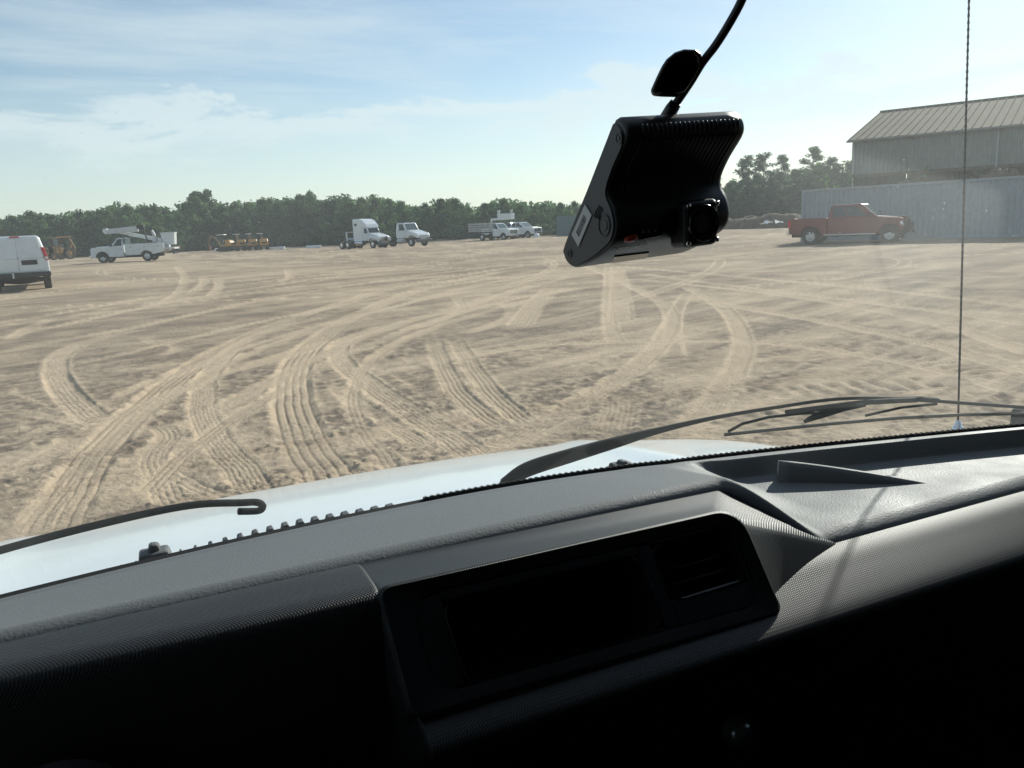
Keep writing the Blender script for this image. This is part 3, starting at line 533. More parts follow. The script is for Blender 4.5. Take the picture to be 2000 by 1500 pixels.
def cargo_van(loc, rz, label):
    root = tag(empty('cargo_van', loc, rz), label, 'van'); W = 1.0
    zs = 0.5; prof = [(-2.75, 0.62)] + list(reversed(arch(-1.65, 0.46, zs))) + list(reversed(arch(1.75, 0.46, zs))) + [(2.6, 0.5), (2.68, 0.95), (2.45, 1.12), (1.55, 1.28), (0.75, 2.0), (-2.60, 2.05), (-2.72, 1.2)]
    m = MB(); m.prism([(x, min(z, 1.22)) for x, z in prof[:-5]]+[(2.45, 1.12), (1.6, 1.22), (-2.73, 1.22)], -W, W); m.build('body', 'white_paint', root, bevel=0.06, seg=3)
    b = [(-2.73, -W, 1.20), (1.60, -W, 1.20), (1.60, W, 1.20), (-2.73, W, 1.20)]; t = [(-2.58, -0.80, 2.08), (0.72, -0.80, 2.08), (0.72, 0.80, 2.08), (-2.58, 0.80, 2.08)]
    m = MB(); m.hexa(b, t); m.build('upper_body', 'white_paint', root, bevel=0.14, seg=4)
    p = MB(); p.panel(b[1], b[2], t[2], t[1], 0.08, 0.92, 0.1, 0.9); p.build('windscreen', 'cab_glass', root)
    for s in (0, 1):
        p = MB(); (p.panel(b[0], b[1], t[1], t[0], 0.68, 0.86, 0.1, 0.85) if s == 0 else p.panel(b[2], b[3], t[3], t[2], 0.14, 0.32, 0.1, 0.85)); p.build('side_window', 'dark_glass', root)
    for y0, y1 in ((0.012, 0.86), (-0.86, -0.012)):
        m = MB(); s_ = 1 if y1 > 0.5 else -1; yo = s_*0.74
        m.hexa([(-2.775, min(y0, y1), 0.72), (-2.70, min(y0, y1), 0.72), (-2.70, max(y0, y1), 0.72), (-2.775, max(y0, y1), 0.72)], [(-2.755, min(y0, y1), 1.22), (-2.70, min(y0, y1), 1.22), (-2.70, max(y0, y1), 1.22), (-2.755, max(y0, y1), 1.22)])
        q0, q1 = (0.012, 0.72) if s_ > 0 else (-0.72, -0.012)
        m.hexa([(-2.755, min(y0, y1)*0.99, 1.22), (-2.66, min(y0, y1)*0.99, 1.22), (-2.66, max(y0, y1)*0.99, 1.22), (-2.755, max(y0, y1)*0.99, 1.22)], [(-2.615, q0, 1.98), (-2.52, q0, 1.98), (-2.52, q1, 1.98), (-2.615, q1, 1.98)])
        d = m.build('rear_door', 'white_paint', root, bevel=0.02)
        if s_ < 0:
            part_box('plate_recess', 'black_trim', d, -2.79, -2.76, -0.62, -0.10, 0.98, 1.16, 0.01)
        part_box('door_panel', 'white_paint', d, -2.755, -2.735, min(q0, q1)+0.10, max(q0, q1)-0.06, 1.30, 1.38, 0.01) if False else None
    for y in (-1, 1):
        m = MB(); m.hexa([(-2.76, y*0.90, 1.12), (-2.60, y*0.90, 1.12), (-2.60, y*1.01, 1.12), (-2.76, y*1.0, 1.12)], [(-2.68, y*0.80, 1.62), (-2.52, y*0.80, 1.62), (-2.52, y*0.93, 1.62), (-2.68, y*0.91, 1.62)]); tl = m.build('tail_light', 'red_lens', root, bevel=0.015)
        m = MB(); m.hexa([(-2.765, y*0.91, 1.16), (-2.62, y*0.91, 1.16), (-2.62, y*1.0, 1.16), (-2.765, y*0.995, 1.16)], [(-2.745, y*0.895, 1.26), (-2.60, y*0.895, 1.26), (-2.60, y*0.985, 1.26), (-2.745, y*0.975, 1.26)]); m.build('reversing_lens', 'clear_lens', tl)
    part_box('high_brake_light', 'red_lens', root, -2.63, -2.55, -0.16, 0.16, 2.03, 2.07, 0.01)
    rb_ = part_box('rear_bumper', 'black_trim', root, -2.95, -2.70, -1.02, 1.02, 0.52, 0.70, 0.04)
    m = MB(); m.box(-2.96, -2.94, 0.20, 0.26, 0.50, 0.72); m.build('bumper_sticker', 'grey_white', rb_)
    m = MB(); m.tube([(-1.65, -0.8, 0.38), (-1.65, -0.15, 0.38), (-1.65, 0.15, 0.38), (-1.65, 0.8, 0.38)], [0.07, 0.16, 0.16, 0.07], 10); m.build('axle', 'undercarriage', root); m = MB(); m.tube([(-2.85, -0.55, 0.38), (-1.9, -0.55, 0.42)], 0.04, 8); m.build('tailpipe', 'rust', root)
    part_box('chassis', 'undercarriage', root, -2.6, 2.3, -0.6, 0.6, 0.42, 0.62)
    mirrors(root, 1.05, 0.96, 1.45)
    for x in (-1.65, 1.75):
        for y in (-1, 1): wheel(root, x, y*0.86, 0.38, 0.26, 'grey_white', 8)
    part_box('bumper', 'black_trim', root, 2.6, 2.78, -0.98, 0.98, 0.5, 0.72, 0.04); part_box('grille', 'black_trim', root, 2.64, 2.72, -0.6, 0.6, 0.75, 1.0)
pv = ground_at(48, 566); dv = Vector((pv.x, pv.y, 0)).normalized()
cargo_van(pv+dv*1.65, math.atan2(dv.y, dv.x)-R(1), 'white cargo van seen from behind at the left edge')

def bucket_truck(loc, rz, label, name='bucket_truck', boom=True, group=None):
    root = pickup(name, loc, rz, label, 'white_paint', crew=False, body='utility', wr=0.42, group=group); root['category'] = 'bucket truck'
    for y in (-1, 1):
        prof = [(-3.35, 0.80)] + [(-2.9, 0.66)] + list(reversed(arch(-1.85, 0.52, 0.56))) + [(-0.10, 0.56), (-0.10, 1.52), (-3.35, 1.52)]
        m = MB(); m.prism(prof, y*1.04-0.42*y, y*1.04); s_ = m.build('tool_locker', 'white_paint', root, bevel=0.02)
        for a, b, z0 in ((-0.95, -0.16, 0.62), (-2.4, -1.05, 1.05), (-3.28, -2.5, 0.86)):
            d = MB(); d.box(a, b, y*1.04-0.004, y*1.052, z0, 1.46); d.build('locker_door', 'white_paint', s_, bevel=0.012)
            h = MB(); h.box((a+b)/2-0.05, (a+b)/2+0.05, y*1.05-0.004, y*1.066, 1.2, 1.26); h.build('latch', 'black_trim', s_)
    part_box('load_floor', 'grey_white', root, -3.4, -0.1, -0.62, 0.62, 0.85, 0.92); part_box('tail_deck', 'grey_white', root, -4.15, -3.36, -1.0, 1.0, 0.92, 1.08); part_box('step', 'black_trim', root, -4.1, -3.9, -0.6, 0.6, 0.5, 0.6)
    for y in (-1, 1): part_box('tail_light', 'red_lens', root, -4.18, -4.14, min(y*0.7, y*0.95), max(y*0.7, y*0.95), 0.95, 1.05, 0.005)
    if boom:
        m = MB(); m.lathe([(0.35, 0.9), (0.35, 1.35), (0.25, 1.4), (0.25, 1.9), (0.3, 1.95), (0.0001, 1.95)], (-2.75, 0, 0), 'z', 16); m.build('turret', 'white_paint', root)
        m = MB(); a, b = Vector((-2.9, 0, 1.75)), Vector((1.55, 0, 2.82)); q = (b-a).normalized(); u = Vector((-q.z, 0, q.x))
        for (p0, p1, h_, w_) in ((a, a.lerp(b, 0.6), 0.15, 0.13), (a.lerp(b, 0.6), b, 0.11, 0.10)):
            m.hexa([p0-u*h_+Vector((0, -w_, 0)), p1-u*h_+Vector((0, -w_, 0)), p1-u*h_+Vector((0, w_, 0)), p0-u*h_+Vector((0, w_, 0))], [p0+u*h_+Vector((0, -w_, 0)), p1+u*h_+Vector((0, -w_, 0)), p1+u*h_+Vector((0, w_, 0)), p0+u*h_+Vector((0, w_, 0))])
        m.build('lower_boom', 'white_paint', root, bevel=0.02)
        m = MB(); a, b = Vector((1.55, 0.3, 2.62)), Vector((-1.35, 0.3, 3.0)); m.hexa([(1.6, 0.16, 2.45), (-1.2, 0.12, 2.55), (-1.2, 0.50, 2.55), (1.6, 0.46, 2.45)], [(1.6, 0.16, 2.85), (-1.2, 0.12, 3.05), (-1.2, 0.50, 3.05), (1.6, 0.46, 2.85)]); m.build('upper_boom', 'grey_white', root, bevel=0.05)
        m = MB(); m.lathe([(0.0001, -0.12), (0.22, -0.12), (0.22, 0.5), (0.0001, 0.5)], (1.5, 0, 2.72), 'y', 14); m.build('elbow', 'white_paint', root)
        m = MB(); m.box(-1.75, -1.15, 0.1, 0.55, 2.82, 3.1); m.build('boom_head', 'black_trim', root, bevel=0.04)
        m = MB(); m.hexa([(-4.05, -0.55, 1.30), (-3.05, -0.55, 1.30), (-3.05, 0.15, 1.30), (-4.05, 0.15, 1.30)], [(-4.15, -0.6, 2.38), (-2.95, -0.6, 2.38), (-2.95, 0.2, 2.38), (-4.15, 0.2, 2.38)]); bk = m.build('bucket', 'white_paint', root, bevel=0.06)
        m = MB(); m.box(-4.18, -2.92, -0.63, 0.23, 2.30, 2.36); m.build('bucket_rim', 'grey_white', bk, bevel=0.01)
        m = MB(); m.tube([(-2.45, 0.3, 1.6), (-2.5, 0.35, 2.2), (-2.35, 0.35, 2.62)], [0.2, 0.14, 0.10], 8); m.build('winch', 'grey_white', root)
        m = MB(); m.tube([(-1.9, 0.1, 1.5), (-1.7, 0.15, 2.1), (-1.6, 0.15, 2.85)], 0.05, 8); m.build('boom_rest', 'black_trim', root)
        part_box('headboard', 'cab_glass', root, -0.02, 0.04, -0.85, 0.85, 1.5, 2.05, 0.01)
    return root
p = ground_at(186, 514); p2 = ground_at(268, 511); c_ = (p+p2)/2; av = math.atan2(c_.x, c_.y)
bkt = bucket_truck(c_+Vector((0.9, 0.6, 0)), math.pi/2-av+R(90-20), 'white bucket truck with folded boom above its cab, facing left'); bkt.scale = (0.86, 0.86, 0.86)

# far white pickups and the stake-bed truck
for k, (px, py, lab, grp) in enumerate(((1018, 464.5, 'white pickup truck behind the stake-bed truck, farthest right of the white trucks', None),)):
    q = ground_at(px, py); q.x += 0; pickup('pickup_truck', q, heading(q, 180+52), lab, 'white_paint', crew=True, wr=0.42)
q = ground_at(972, 468.5); st = pickup('stake_bed_truck', q, heading(q, 180+48), 'white flatbed truck with stake-sided grey bed, half hiding a white pickup', 'white_paint', crew=False, body='stake', wr=0.42)
part_box('flat_bed', 'undercarriage', st, -4.0, -0.2, -1.15, 1.15, 0.9, 1.05)
for y in (-1, 1):
    for k in range(5): part_box('stake', 'stake_wood', st, -3.9+k*0.9, -3.82+k*0.9, min(y*1.1, y*1.15), max(y*1.1, y*1.15), 1.05, 2.25, 0)
    for k in range(4): part_box('stake_rail', 'stake_wood', st, -3.95, -0.25, min(y*1.15, y*1.18), max(y*1.15, y*1.18), 1.15+0.28*k, 1.33+0.28*k, 0.005)
for k in range(4): part_box('stake_rail', 'stake_wood', st, -0.25, -0.21, -1.12, 1.12, 1.15+0.28*k, 1.33+0.28*k, 0.005); part_box('stake_rail', 'stake_wood', st, -3.99, -3.955, -1.12, 1.12, 1.15+0.28*k, 1.33+0.28*k, 0.005)
q2 = ground_at(992, 465.5); 
bt = tag(empty('utility_truck', q2, heading(q2, 180+62)), 'white utility truck with raised white bucket just behind the stake-bed truck', 'truck')
part_box('body', 'white_paint', bt, -3.6, 2.6, -1.0, 1.0, 0.6, 1.5, 0.05); greenhouse(bt, 0.3, 1.4, 0.4, 0.9, 1.45, 2.1, 0.95, 0.8, 'white_paint', [(0.1, 0.8, 0.1, 0.9)])
m = MB(); m.hexa([(-1.0, -0.8, 2.5), (1.0, -0.8, 2.5), (1.0, 0.3, 2.5), (-1.0, 0.3, 2.5)], [(-1.05, -0.85, 3.3), (1.05, -0.85, 3.3), (1.05, 0.35, 3.3), (-1.05, 0.35, 3.3)]); m.build('bucket', 'white_paint', bt, bevel=0.05)
m = MB(); m.tube([(-2.6, 0, 1.4), (-2.4, 0, 2.6), (0.9, 0.1, 2.65)], 0.16, 8); m.build('boom', 'grey_white', bt)
for x in (-0.95, 0.95): m = MB(); m.tube([(x, -0.5, 3.3), (x*1.02, -0.5, 3.75)], [0.16, 0.22], 8); m.build('bucket_mount', 'grey_white', bt, smooth=True)
for x in (1.9, -1.9):
    for y in (-1, 1): wheel(bt, x, y*0.83, 0.42, 0.27, 'alloy', 8)

def semi(loc, rz, label):
    root = tag(empty('semi_truck', loc, rz, 0.84), label, 'semi truck'); P = 'white_paint_clean'
    # origin at the steer axle
    m = MB(); m.prism([(-1.0, 1.0), (1.15, 1.0), (1.15, 1.35), (0.95, 1.62), (-0.55, 1.98), (-1.0, 1.98)], -0.95, 0.95); m.build('bonnet', P, root, bevel=0.12, seg=3)
    for y in (-1, 1):
        m = MB(); m.prism([(-0.75, 0.85), (-0.55, 1.15), (0.0, 1.32), (0.55, 1.18), (1.15, 1.05), (1.15, 1.35), (0.4, 1.5), (-0.8, 1.4)], y*1.22 if y < 0 else 0.7, -0.7 if y < 0 else 1.22); m.build('fender', P, root, bevel=0.06)
    m = MB(); m.hexa([(-2.05, -1.05, 1.0), (-0.9, -1.05, 1.0), (-0.9, 1.05, 1.0), (-2.05, 1.05, 1.0)], [(-2.05, -1.05, 1.98), (-0.9, -1.05, 1.98), (-0.9, 1.05, 1.98), (-2.05, 1.05, 1.98)]); m.build('cab_lower', P, root, bevel=0.05)
    b = [(-2.05, -1.08, 1.95), (-0.75, -1.05, 1.95), (-0.75, 1.05, 1.95), (-2.05, 1.08, 1.95)]; t = [(-2.05, -1.0, 2.75), (-1.15, -0.92, 2.75), (-1.15, 0.92, 2.75), (-2.05, 1.0, 2.75)]
    m = MB(); m.hexa(b, t); m.build('cab', P, root, bevel=0.06, seg=3)
    for s in (0, 1):
        q = MB(); (q.panel(b[0], b[1], t[1], t[0], 0.30, 0.86, 0.12, 0.85) if s == 0 else q.panel(b[2], b[3], t[3], t[2], 0.14, 0.70, 0.12, 0.85)); q.build('side_window', 'dark_glass', root)
    q = MB(); q.panel(b[1], b[2], t[2], t[1], 0.06, 0.94, 0.1, 0.88); q.build('windscreen', 'dark_glass', root, bevel=0.02)
    m = MB(); m.prism([(-3.95, 0.95), (-2.05, 0.95), (-2.05, 2.70), (-1.05, 2.70), (-1.25, 3.15), (-1.9, 3.72), (-2.6, 3.92), (-3.95, 3.92)], -1.12, 1.12); sl = m.build('sleeper', P, root, bevel=0.12, seg=3)
    for y in (-1, 1): part_box('sleeper_window', 'dark_glass', sl, -3.55, -3.0, min(y*1.115, y*1.13), max(y*1.115, y*1.13), 3.0, 3.35, 0.004)
    q = MB(); q.box(1.13, 1.20, -0.55, 0.55, 0.75, 1.45); q.build('grille', 'chrome', root, bevel=0.03)
    part_box('bumper', 'grey_plastic', root, 1.05, 1.35, -1.2, 1.2, 0.38, 0.75, 0.08)
    for y in (-1, 1): part_box('headlight', 'clear_lens', root, 0.95, 1.2, min(y*0.75, y*1.15), max(y*0.75, y*1.15), 0.85, 1.12, 0.05)
    mirrors(root, -0.9, 1.05, 2.2, 'black_trim', 1.6)
    for y in (-1, 1):
        m = MB(); m.tube([(-3.6, y*0.95, 0.75), (-2.0, y*0.95, 0.75)], 0.32, 14); m.build('fuel_tank', 'chrome', root)
        m = MB(); m.box(-7.2, 0.9, y*0.42-0.05, y*0.42+0.05, 0.72, 1.0); m.build('frame_rail', 'undercarriage', root)
    m = MB(); m.lathe([(0.5, 1.1), (0.5, 1.2), (0.0001, 1.2)], (-5.9, 0, 0), 'z', 16); m.build('fifth_wheel', 'undercarriage', root)
    wheel(root, 0, 1.03, 0.51, 0.28, 'chrome', 8); wheel(root, 0, -1.03, 0.51, 0.28, 'chrome', 8)
    for x in (-5.3, -6.6):
        for y in (-1, 1): wheel(root, x, y*1.1, 0.51, 0.26, 'chrome', 8, dual=True)
    part_box('axle_beam', 'undercarriage', root, -0.3, 0.9, -0.85, 0.85, 0.42, 0.9)
q = ground_at(741, 484); semi(q, heading(q, 180+40), 'white sleeper-cab semi tractor parked before the trees, facing right')

def daycab(loc, rz, label):
    root = tag(empty('flatbed_truck', loc, rz, 0.95), label, 'truck'); P = 'white_paint_clean'
    m = MB(); m.prism([(-1.05, 0.95), (-0.55, 0.95), (-0.5, 1.15), (0.0, 1.25), (0.5, 1.12), (0.95, 0.9), (1.05, 1.25), (0.85, 1.48), (-0.6, 1.88), (-1.05, 1.88)], -1.02, 1.02); m.build('bonnet', P, root, bevel=0.14, seg=3)
    b = [(-2.6, -1.06, 1.0), (-0.95, -1.06, 1.0), (-0.95, 1.06, 1.0), (-2.6, 1.06, 1.0)]; t = [(-2.6, -1.06, 1.82), (-0.85, -1.06, 1.82), (-0.85, 1.06, 1.82), (-2.6, 1.06, 1.82)]
    m = MB(); m.hexa(b, t); m.build('cab_lower', P, root, bevel=0.06)
    b = [(-2.6, -1.06, 1.8), (-0.75, -1.06, 1.8), (-0.75, 1.06, 1.8), (-2.6, 1.06, 1.8)]; t = [(-2.52, -0.92, 2.72), (-1.25, -0.92, 2.72), (-1.25, 0.92, 2.72), (-2.52, 0.92, 2.72)]
    m = MB(); m.hexa(b, t); m.build('cab', P, root, bevel=0.09, seg=3)
    for s in (0, 1):
        q = MB(); (q.panel(b[0], b[1], t[1], t[0], 0.30, 0.86, 0.08, 0.86) if s == 0 else q.panel(b[2], b[3], t[3], t[2], 0.14, 0.70, 0.08, 0.86)); q.build('side_window', 'dark_glass', root)
    q = MB(); q.panel(b[1], b[2], t[2], t[1], 0.07, 0.93, 0.08, 0.9); q.build('windscreen', 'cab_glass', root, bevel=0.02)
    part_box('grille', 'grey_white', root, 0.98, 1.06, -0.5, 0.5, 0.8, 1.3, 0.05); part_box('bumper', 'grey_plastic', root, 0.95, 1.25, -1.15, 1.15, 0.5, 0.82, 0.06)
    for y in (-1, 1): part_box('headlight', 'clear_lens', root, 0.85, 1.08, min(y*0.62, y*1.0), max(y*0.62, y*1.0), 0.95, 1.2, 0.06)
    mirrors(root, -1.0, 1.05, 2.05, 'black_trim', 1.5)
    for y in (-1, 1):
        m = MB(); m.box(-8.0, 0.9, y*0.42-0.05, y*0.42+0.05, 0.75, 1.0); m.build('frame_rail', 'undercarriage', root)
        m = MB(); m.tube([(-2.4, y*0.9, 0.72), (-1.4, y*0.9, 0.72)], 0.28, 12); m.build('fuel_tank', 'grey_white', root); part_box('headache_rack', 'undercarriage', root, -2.95, -2.85, min(y*0.1, y*0.9), max(y*0.1, y*0.9), 1.0, 2.75)
        wheel(root, 0, y*1.0, 0.50, 0.28, 'grey_white', 8); wheel(root, -5.6, y*1.08, 0.50, 0.26, 'grey_white', 8, dual=True)
q = ground_at(817, 480.6); daycab(q, heading(q, 180+42), 'white day-cab truck with bare dark chassis, right of the sleeper-cab semi')

def mini_excavator(loc, rz, label, arm=False, group='mini excavators in a row'):
    root = tag(empty('mini_excavator', loc, rz, 0.92), label, 'excavator', group); Y = 'yellow_paint'
    for y in (-1, 1):
        m = MB(); pts = [(1.1*math.cos(a)+(0.0), 0.28+0.26*math.sin(a)) for a in np.linspace(0, 2*math.pi, 14)[:-1]]; pts = [(max(-1.15, min(1.15, x*1.3)), z) for x, z in pts]; m.prism(pts, y*0.35, y*0.66) if y > 0 else m.prism(pts, -0.66, -0.35); m.build('track', 'rubber', root, bevel=0.03)
    m = MB(); m.prism([(-1.25, 0.72), (0.55, 0.72), (0.55, 1.0), (-0.3, 1.05), (-0.35, 1.62), (-1.0, 1.66), (-1.3, 1.3)], -0.58, 0.58); h_ = m.build('engine_cover', Y, root, bevel=0.16, seg=3)
    part_box('vent_panel', 'black_trim', h_, -1.32, -1.24, -0.35, 0.35, 0.95, 1.2, 0.01)
    for x, y in ((-0.35, 0.06), (-0.35, 0.72), (0.65, 0.06), (0.65, 0.72)): part_box('canopy_post', 'black_trim', root, x-0.04, x+0.04, y-0.04, y+0.04, 1.0, 2.35)
    part_box('canopy', 'white_paint', root, -0.45, 0.75, 0.0, 0.80, 2.35, 2.46, 0.04); part_box('seat', 'black_trim', root, -0.25, 0.2, -0.3, 0.3, 1.05, 1.7, 0.06)
    m = MB(); m.tube([(0.7, 0, 0.85), (1.5, 0, 2.0), (2.3, 0, 2.25)], [0.13, 0.15, 0.10], 8); m.tube([(2.3, 0, 2.25), (2.75, 0, 0.9)], 0.09, 8); m.build('boom', 'brown_yellow', root)
    m = MB(); m.hexa([(2.5, -0.25, 0.25), (2.95, -0.25, 0.2), (2.95, 0.25, 0.2), (2.5, 0.25, 0.25)], [(2.45, -0.28, 0.9), (2.9, -0.28, 0.95), (2.9, 0.28, 0.95), (2.45, 0.28, 0.9)]); m.build('digging_bucket', 'rust', root, bevel=0.03)
    part_box('dozer_blade', 'grey_white', root, 1.25, 1.35, -0.66, 0.66, 0.1, 0.5, 0.02)
EX = [(441, 491.5, 'leftmost mini excavator of the row, boom reaching left'), (471, 490, 'second mini excavator from the left in the row'), (494, 489, 'third mini excavator from the left in the row'), (516, 488.2, 'rightmost mini excavator of the row beside white slabs')]
for k, (px, py, lab) in enumerate(EX):
    q = ground_at(px, py); mini_excavator(q, heading(q, 55 if k == 0 else 14-k*3), lab)

def backhoe(loc, rz, label):
    root = tag(empty('backhoe_loader', loc, rz), label, 'backhoe'); Y = 'brown_yellow'
    m = MB(); m.prism([(-0.9, 0.8), (1.7, 0.8), (1.7, 1.5), (0.4, 1.7), (-0.9, 1.2)], -0.42, 0.42); m.build('bonnet', Y, root, bevel=0.05)
    for x in (-0.95, 0.45):
        for y in (-1, 1): part_box('cab_post', 'rust', root, x-0.05, x+0.05, y*0.75-0.05, y*0.75+0.05, 1.0, 2.75)
    part_box('canopy', Y, root, -1.3, 0.8, -0.95, 0.95, 2.75, 2.88, 0.04); part_box('seat', 'black_trim', root, -0.5, 0.0, -0.3, 0.3, 1.2, 1.9, 0.06); part_box('windscreen', 'cab_glass', root, 0.42, 0.46, -0.2, 0.7, 1.75, 2.7, 0)
    for y in (-1, 1):
        wheel(root, -0.8, y*0.85, 0.75, 0.45, 'brown_yellow', 6); wheel(root, 1.35, y*0.75, 0.45, 0.32, 'brown_yellow', 6)
        m = MB(); m.tube([(0.4, y*0.62, 1.6), (1.6, y*0.62, 1.45), (2.3, y*0.62, 0.6)], 0.10, 6); m.build('loader_arm', Y, root)
    m = MB(); m.prism([(2.25, 0.15), (2.95, 0.12), (2.75, 0.3), (2.45, 0.45), (2.55, 1.0), (2.3, 0.9)], -1.1, 1.1); m.build('loader_bucket', 'rust', root)
    m = MB(); m.tube([(-1.2, 0.1, 0.9), (-1.9, 0.1, 2.1), (-1.6, 0.1, 2.6)], [0.16, 0.14, 0.10], 6); m.tube([(-1.6, 0.1, 2.6), (-2.2, 0.1, 1.4), (-1.9, 0.1, 0.7)], 0.10, 6); m.build('backhoe_arm', Y, root)
    m = MB(); m.tube([(0.9, 0.25, 1.5), (0.9, 0.25, 2.4)], 0.05, 8); m.build('exhaust', 'rust', root)
q = ground_at(118, 507); backhoe(q, heading(q, 180-55), 'rusty yellow backhoe loader with canopy beside the white van')

def slab(px, py, L_, W_, h_, label, rot):
    q = ground_at(px, py); o = tag(empty('barrier_slab', q, rot), label, 'slab')
    m = MB(); m.prism([(-W_/2, 0), (W_/2, 0), (W_/2*0.7, h_), (-W_/2*0.7, h_)], -L_/2, L_/2); m.build('slab_body', 'white_paint_clean', o, bevel=0.03)
    for s in (-1, 1): m = MB(); m.box(-W_/2, W_/2, s*L_/2*0.6-0.1, s*L_/2*0.6+0.1, -0.02, 0.06); m.build('skid', 'post_wood', o)
slab(540, 487, 2.3, 0.8, 0.35, 'low white slab lying right of the excavators', R(70)); slab(613, 484, 2.1, 0.7, 0.35, 'low white slab lying alone in front of the wood', R(70))
q = ground_at(685, 481)
fr = tag(empty('tow_frame', q+Vector((1, 4, 0)), heading(q, 95)), 'pale blue machine with square guard frame at the wood edge', 'machine')
part_box('base', 'blue_paint', fr, -1.6, 0.6, -0.6, 0.6, 0.5, 1.15, 0.05); 
m = MB(); m.tube([(0.6, -0.6, 0.5), (0.6, -0.6, 2.0), (0.6, 0.6, 2.0), (0.6, 0.6, 0.5)], 0.06, 6); m.build('guard_frame', 'grey_white', fr)
m = MB(); m.tube([(-1.5, -0.6, 1.1), (-1.5, -0.6, 2.0), (0.6, -0.6, 2.0)], 0.05, 6); m.build('guard_rail', 'grey_white', fr)
for x in (-1.1, 0.2):
    for y in (-1, 1): wheel(fr, x, y*0.7, 0.38, 0.25, 'grey_white', 6)

# ---- shipping containers: real corrugation, each panel rib a fold of the sheet
def container(A, B, label, paint, h=2.9, depth=2.44, name='shipping_container'):
    """A, B: ends of the near long side on the ground"""
    d = (B-A); L_ = d.length; rz = math.atan2(d.y, d.x); o = tag(empty(name, A, rz), label, 'container')
    def corr(n, wdt, dp, y0, sgn):
        xs = []; p = wdt/n
        for k in range(n): xs += [(k*p, 0), (k*p+p*0.28, 0), (k*p+p*0.5, dp), (k*p+p*0.78, dp)]
        return xs+[(wdt, 0)]
    def sheet(n, length, f):
        pts = corr(n, length, 0.045, 0, 1); m = MB(); m.add([f(x, y, 0.15) for x, y in pts]+[f(x, y, h-0.12) for x, y in pts], [(i, i+1, len(pts)+i+1, len(pts)+i) for i in range(len(pts)-1)]); return m
    sheet(44, L_-0.2, lambda x, y, z: (0.1+x, 0.03+y, z)).build('side_sheet', paint, o); sheet(44, L_-0.2, lambda x, y, z: (0.1+x, depth-0.03-y, z)).build('side_sheet', paint, o)
    sheet(8, depth-0.2, lambda x, y, z: (0.03+y, 0.1+x, z)).build('end_sheet', paint, o); sheet(8, depth-0.2, lambda x, y, z: (L_-0.03-y, 0.1+x, z)).build('end_sheet', paint, o)
    for y in (0, depth-0.12):
        part_box('bottom_rail', paint, o, 0, L_, y, y+0.12, 0, 0.16, 0.01); part_box('top_rail', paint, o, 0, L_, y, y+0.1, h-0.12, h, 0.01)
        for x in (0, L_-0.14): part_box('corner_post', paint, o, x, x+0.14, y, y+0.13, 0.16, h-0.12, 0.01)
    part_box('roof_sheet', 'grey_white' if paint != 'teal_paint' else paint, o, 0.02, L_-0.02, 0.02, depth-0.02, h-0.06, h+0.012, 0)
    return o
tA, tB = UZ(1566, 372, 2.9), UZ(2004, 343, 2.9); tA.z = tB.z = 0; dAB = (tB-tA).normalized()
container(tA, tA+dAB*12.19, 'long blue-grey corrugated shipping container behind the red pickup', 'container_paint')
q = ground_at(1088, 461); q2 = ground_at(1140, 459); dq = (q2-q).normalized(); container(q, q+dq*6.06, 'small dark teal container against the trees, partly behind the dash camera', 'teal_paint', h=2.5)

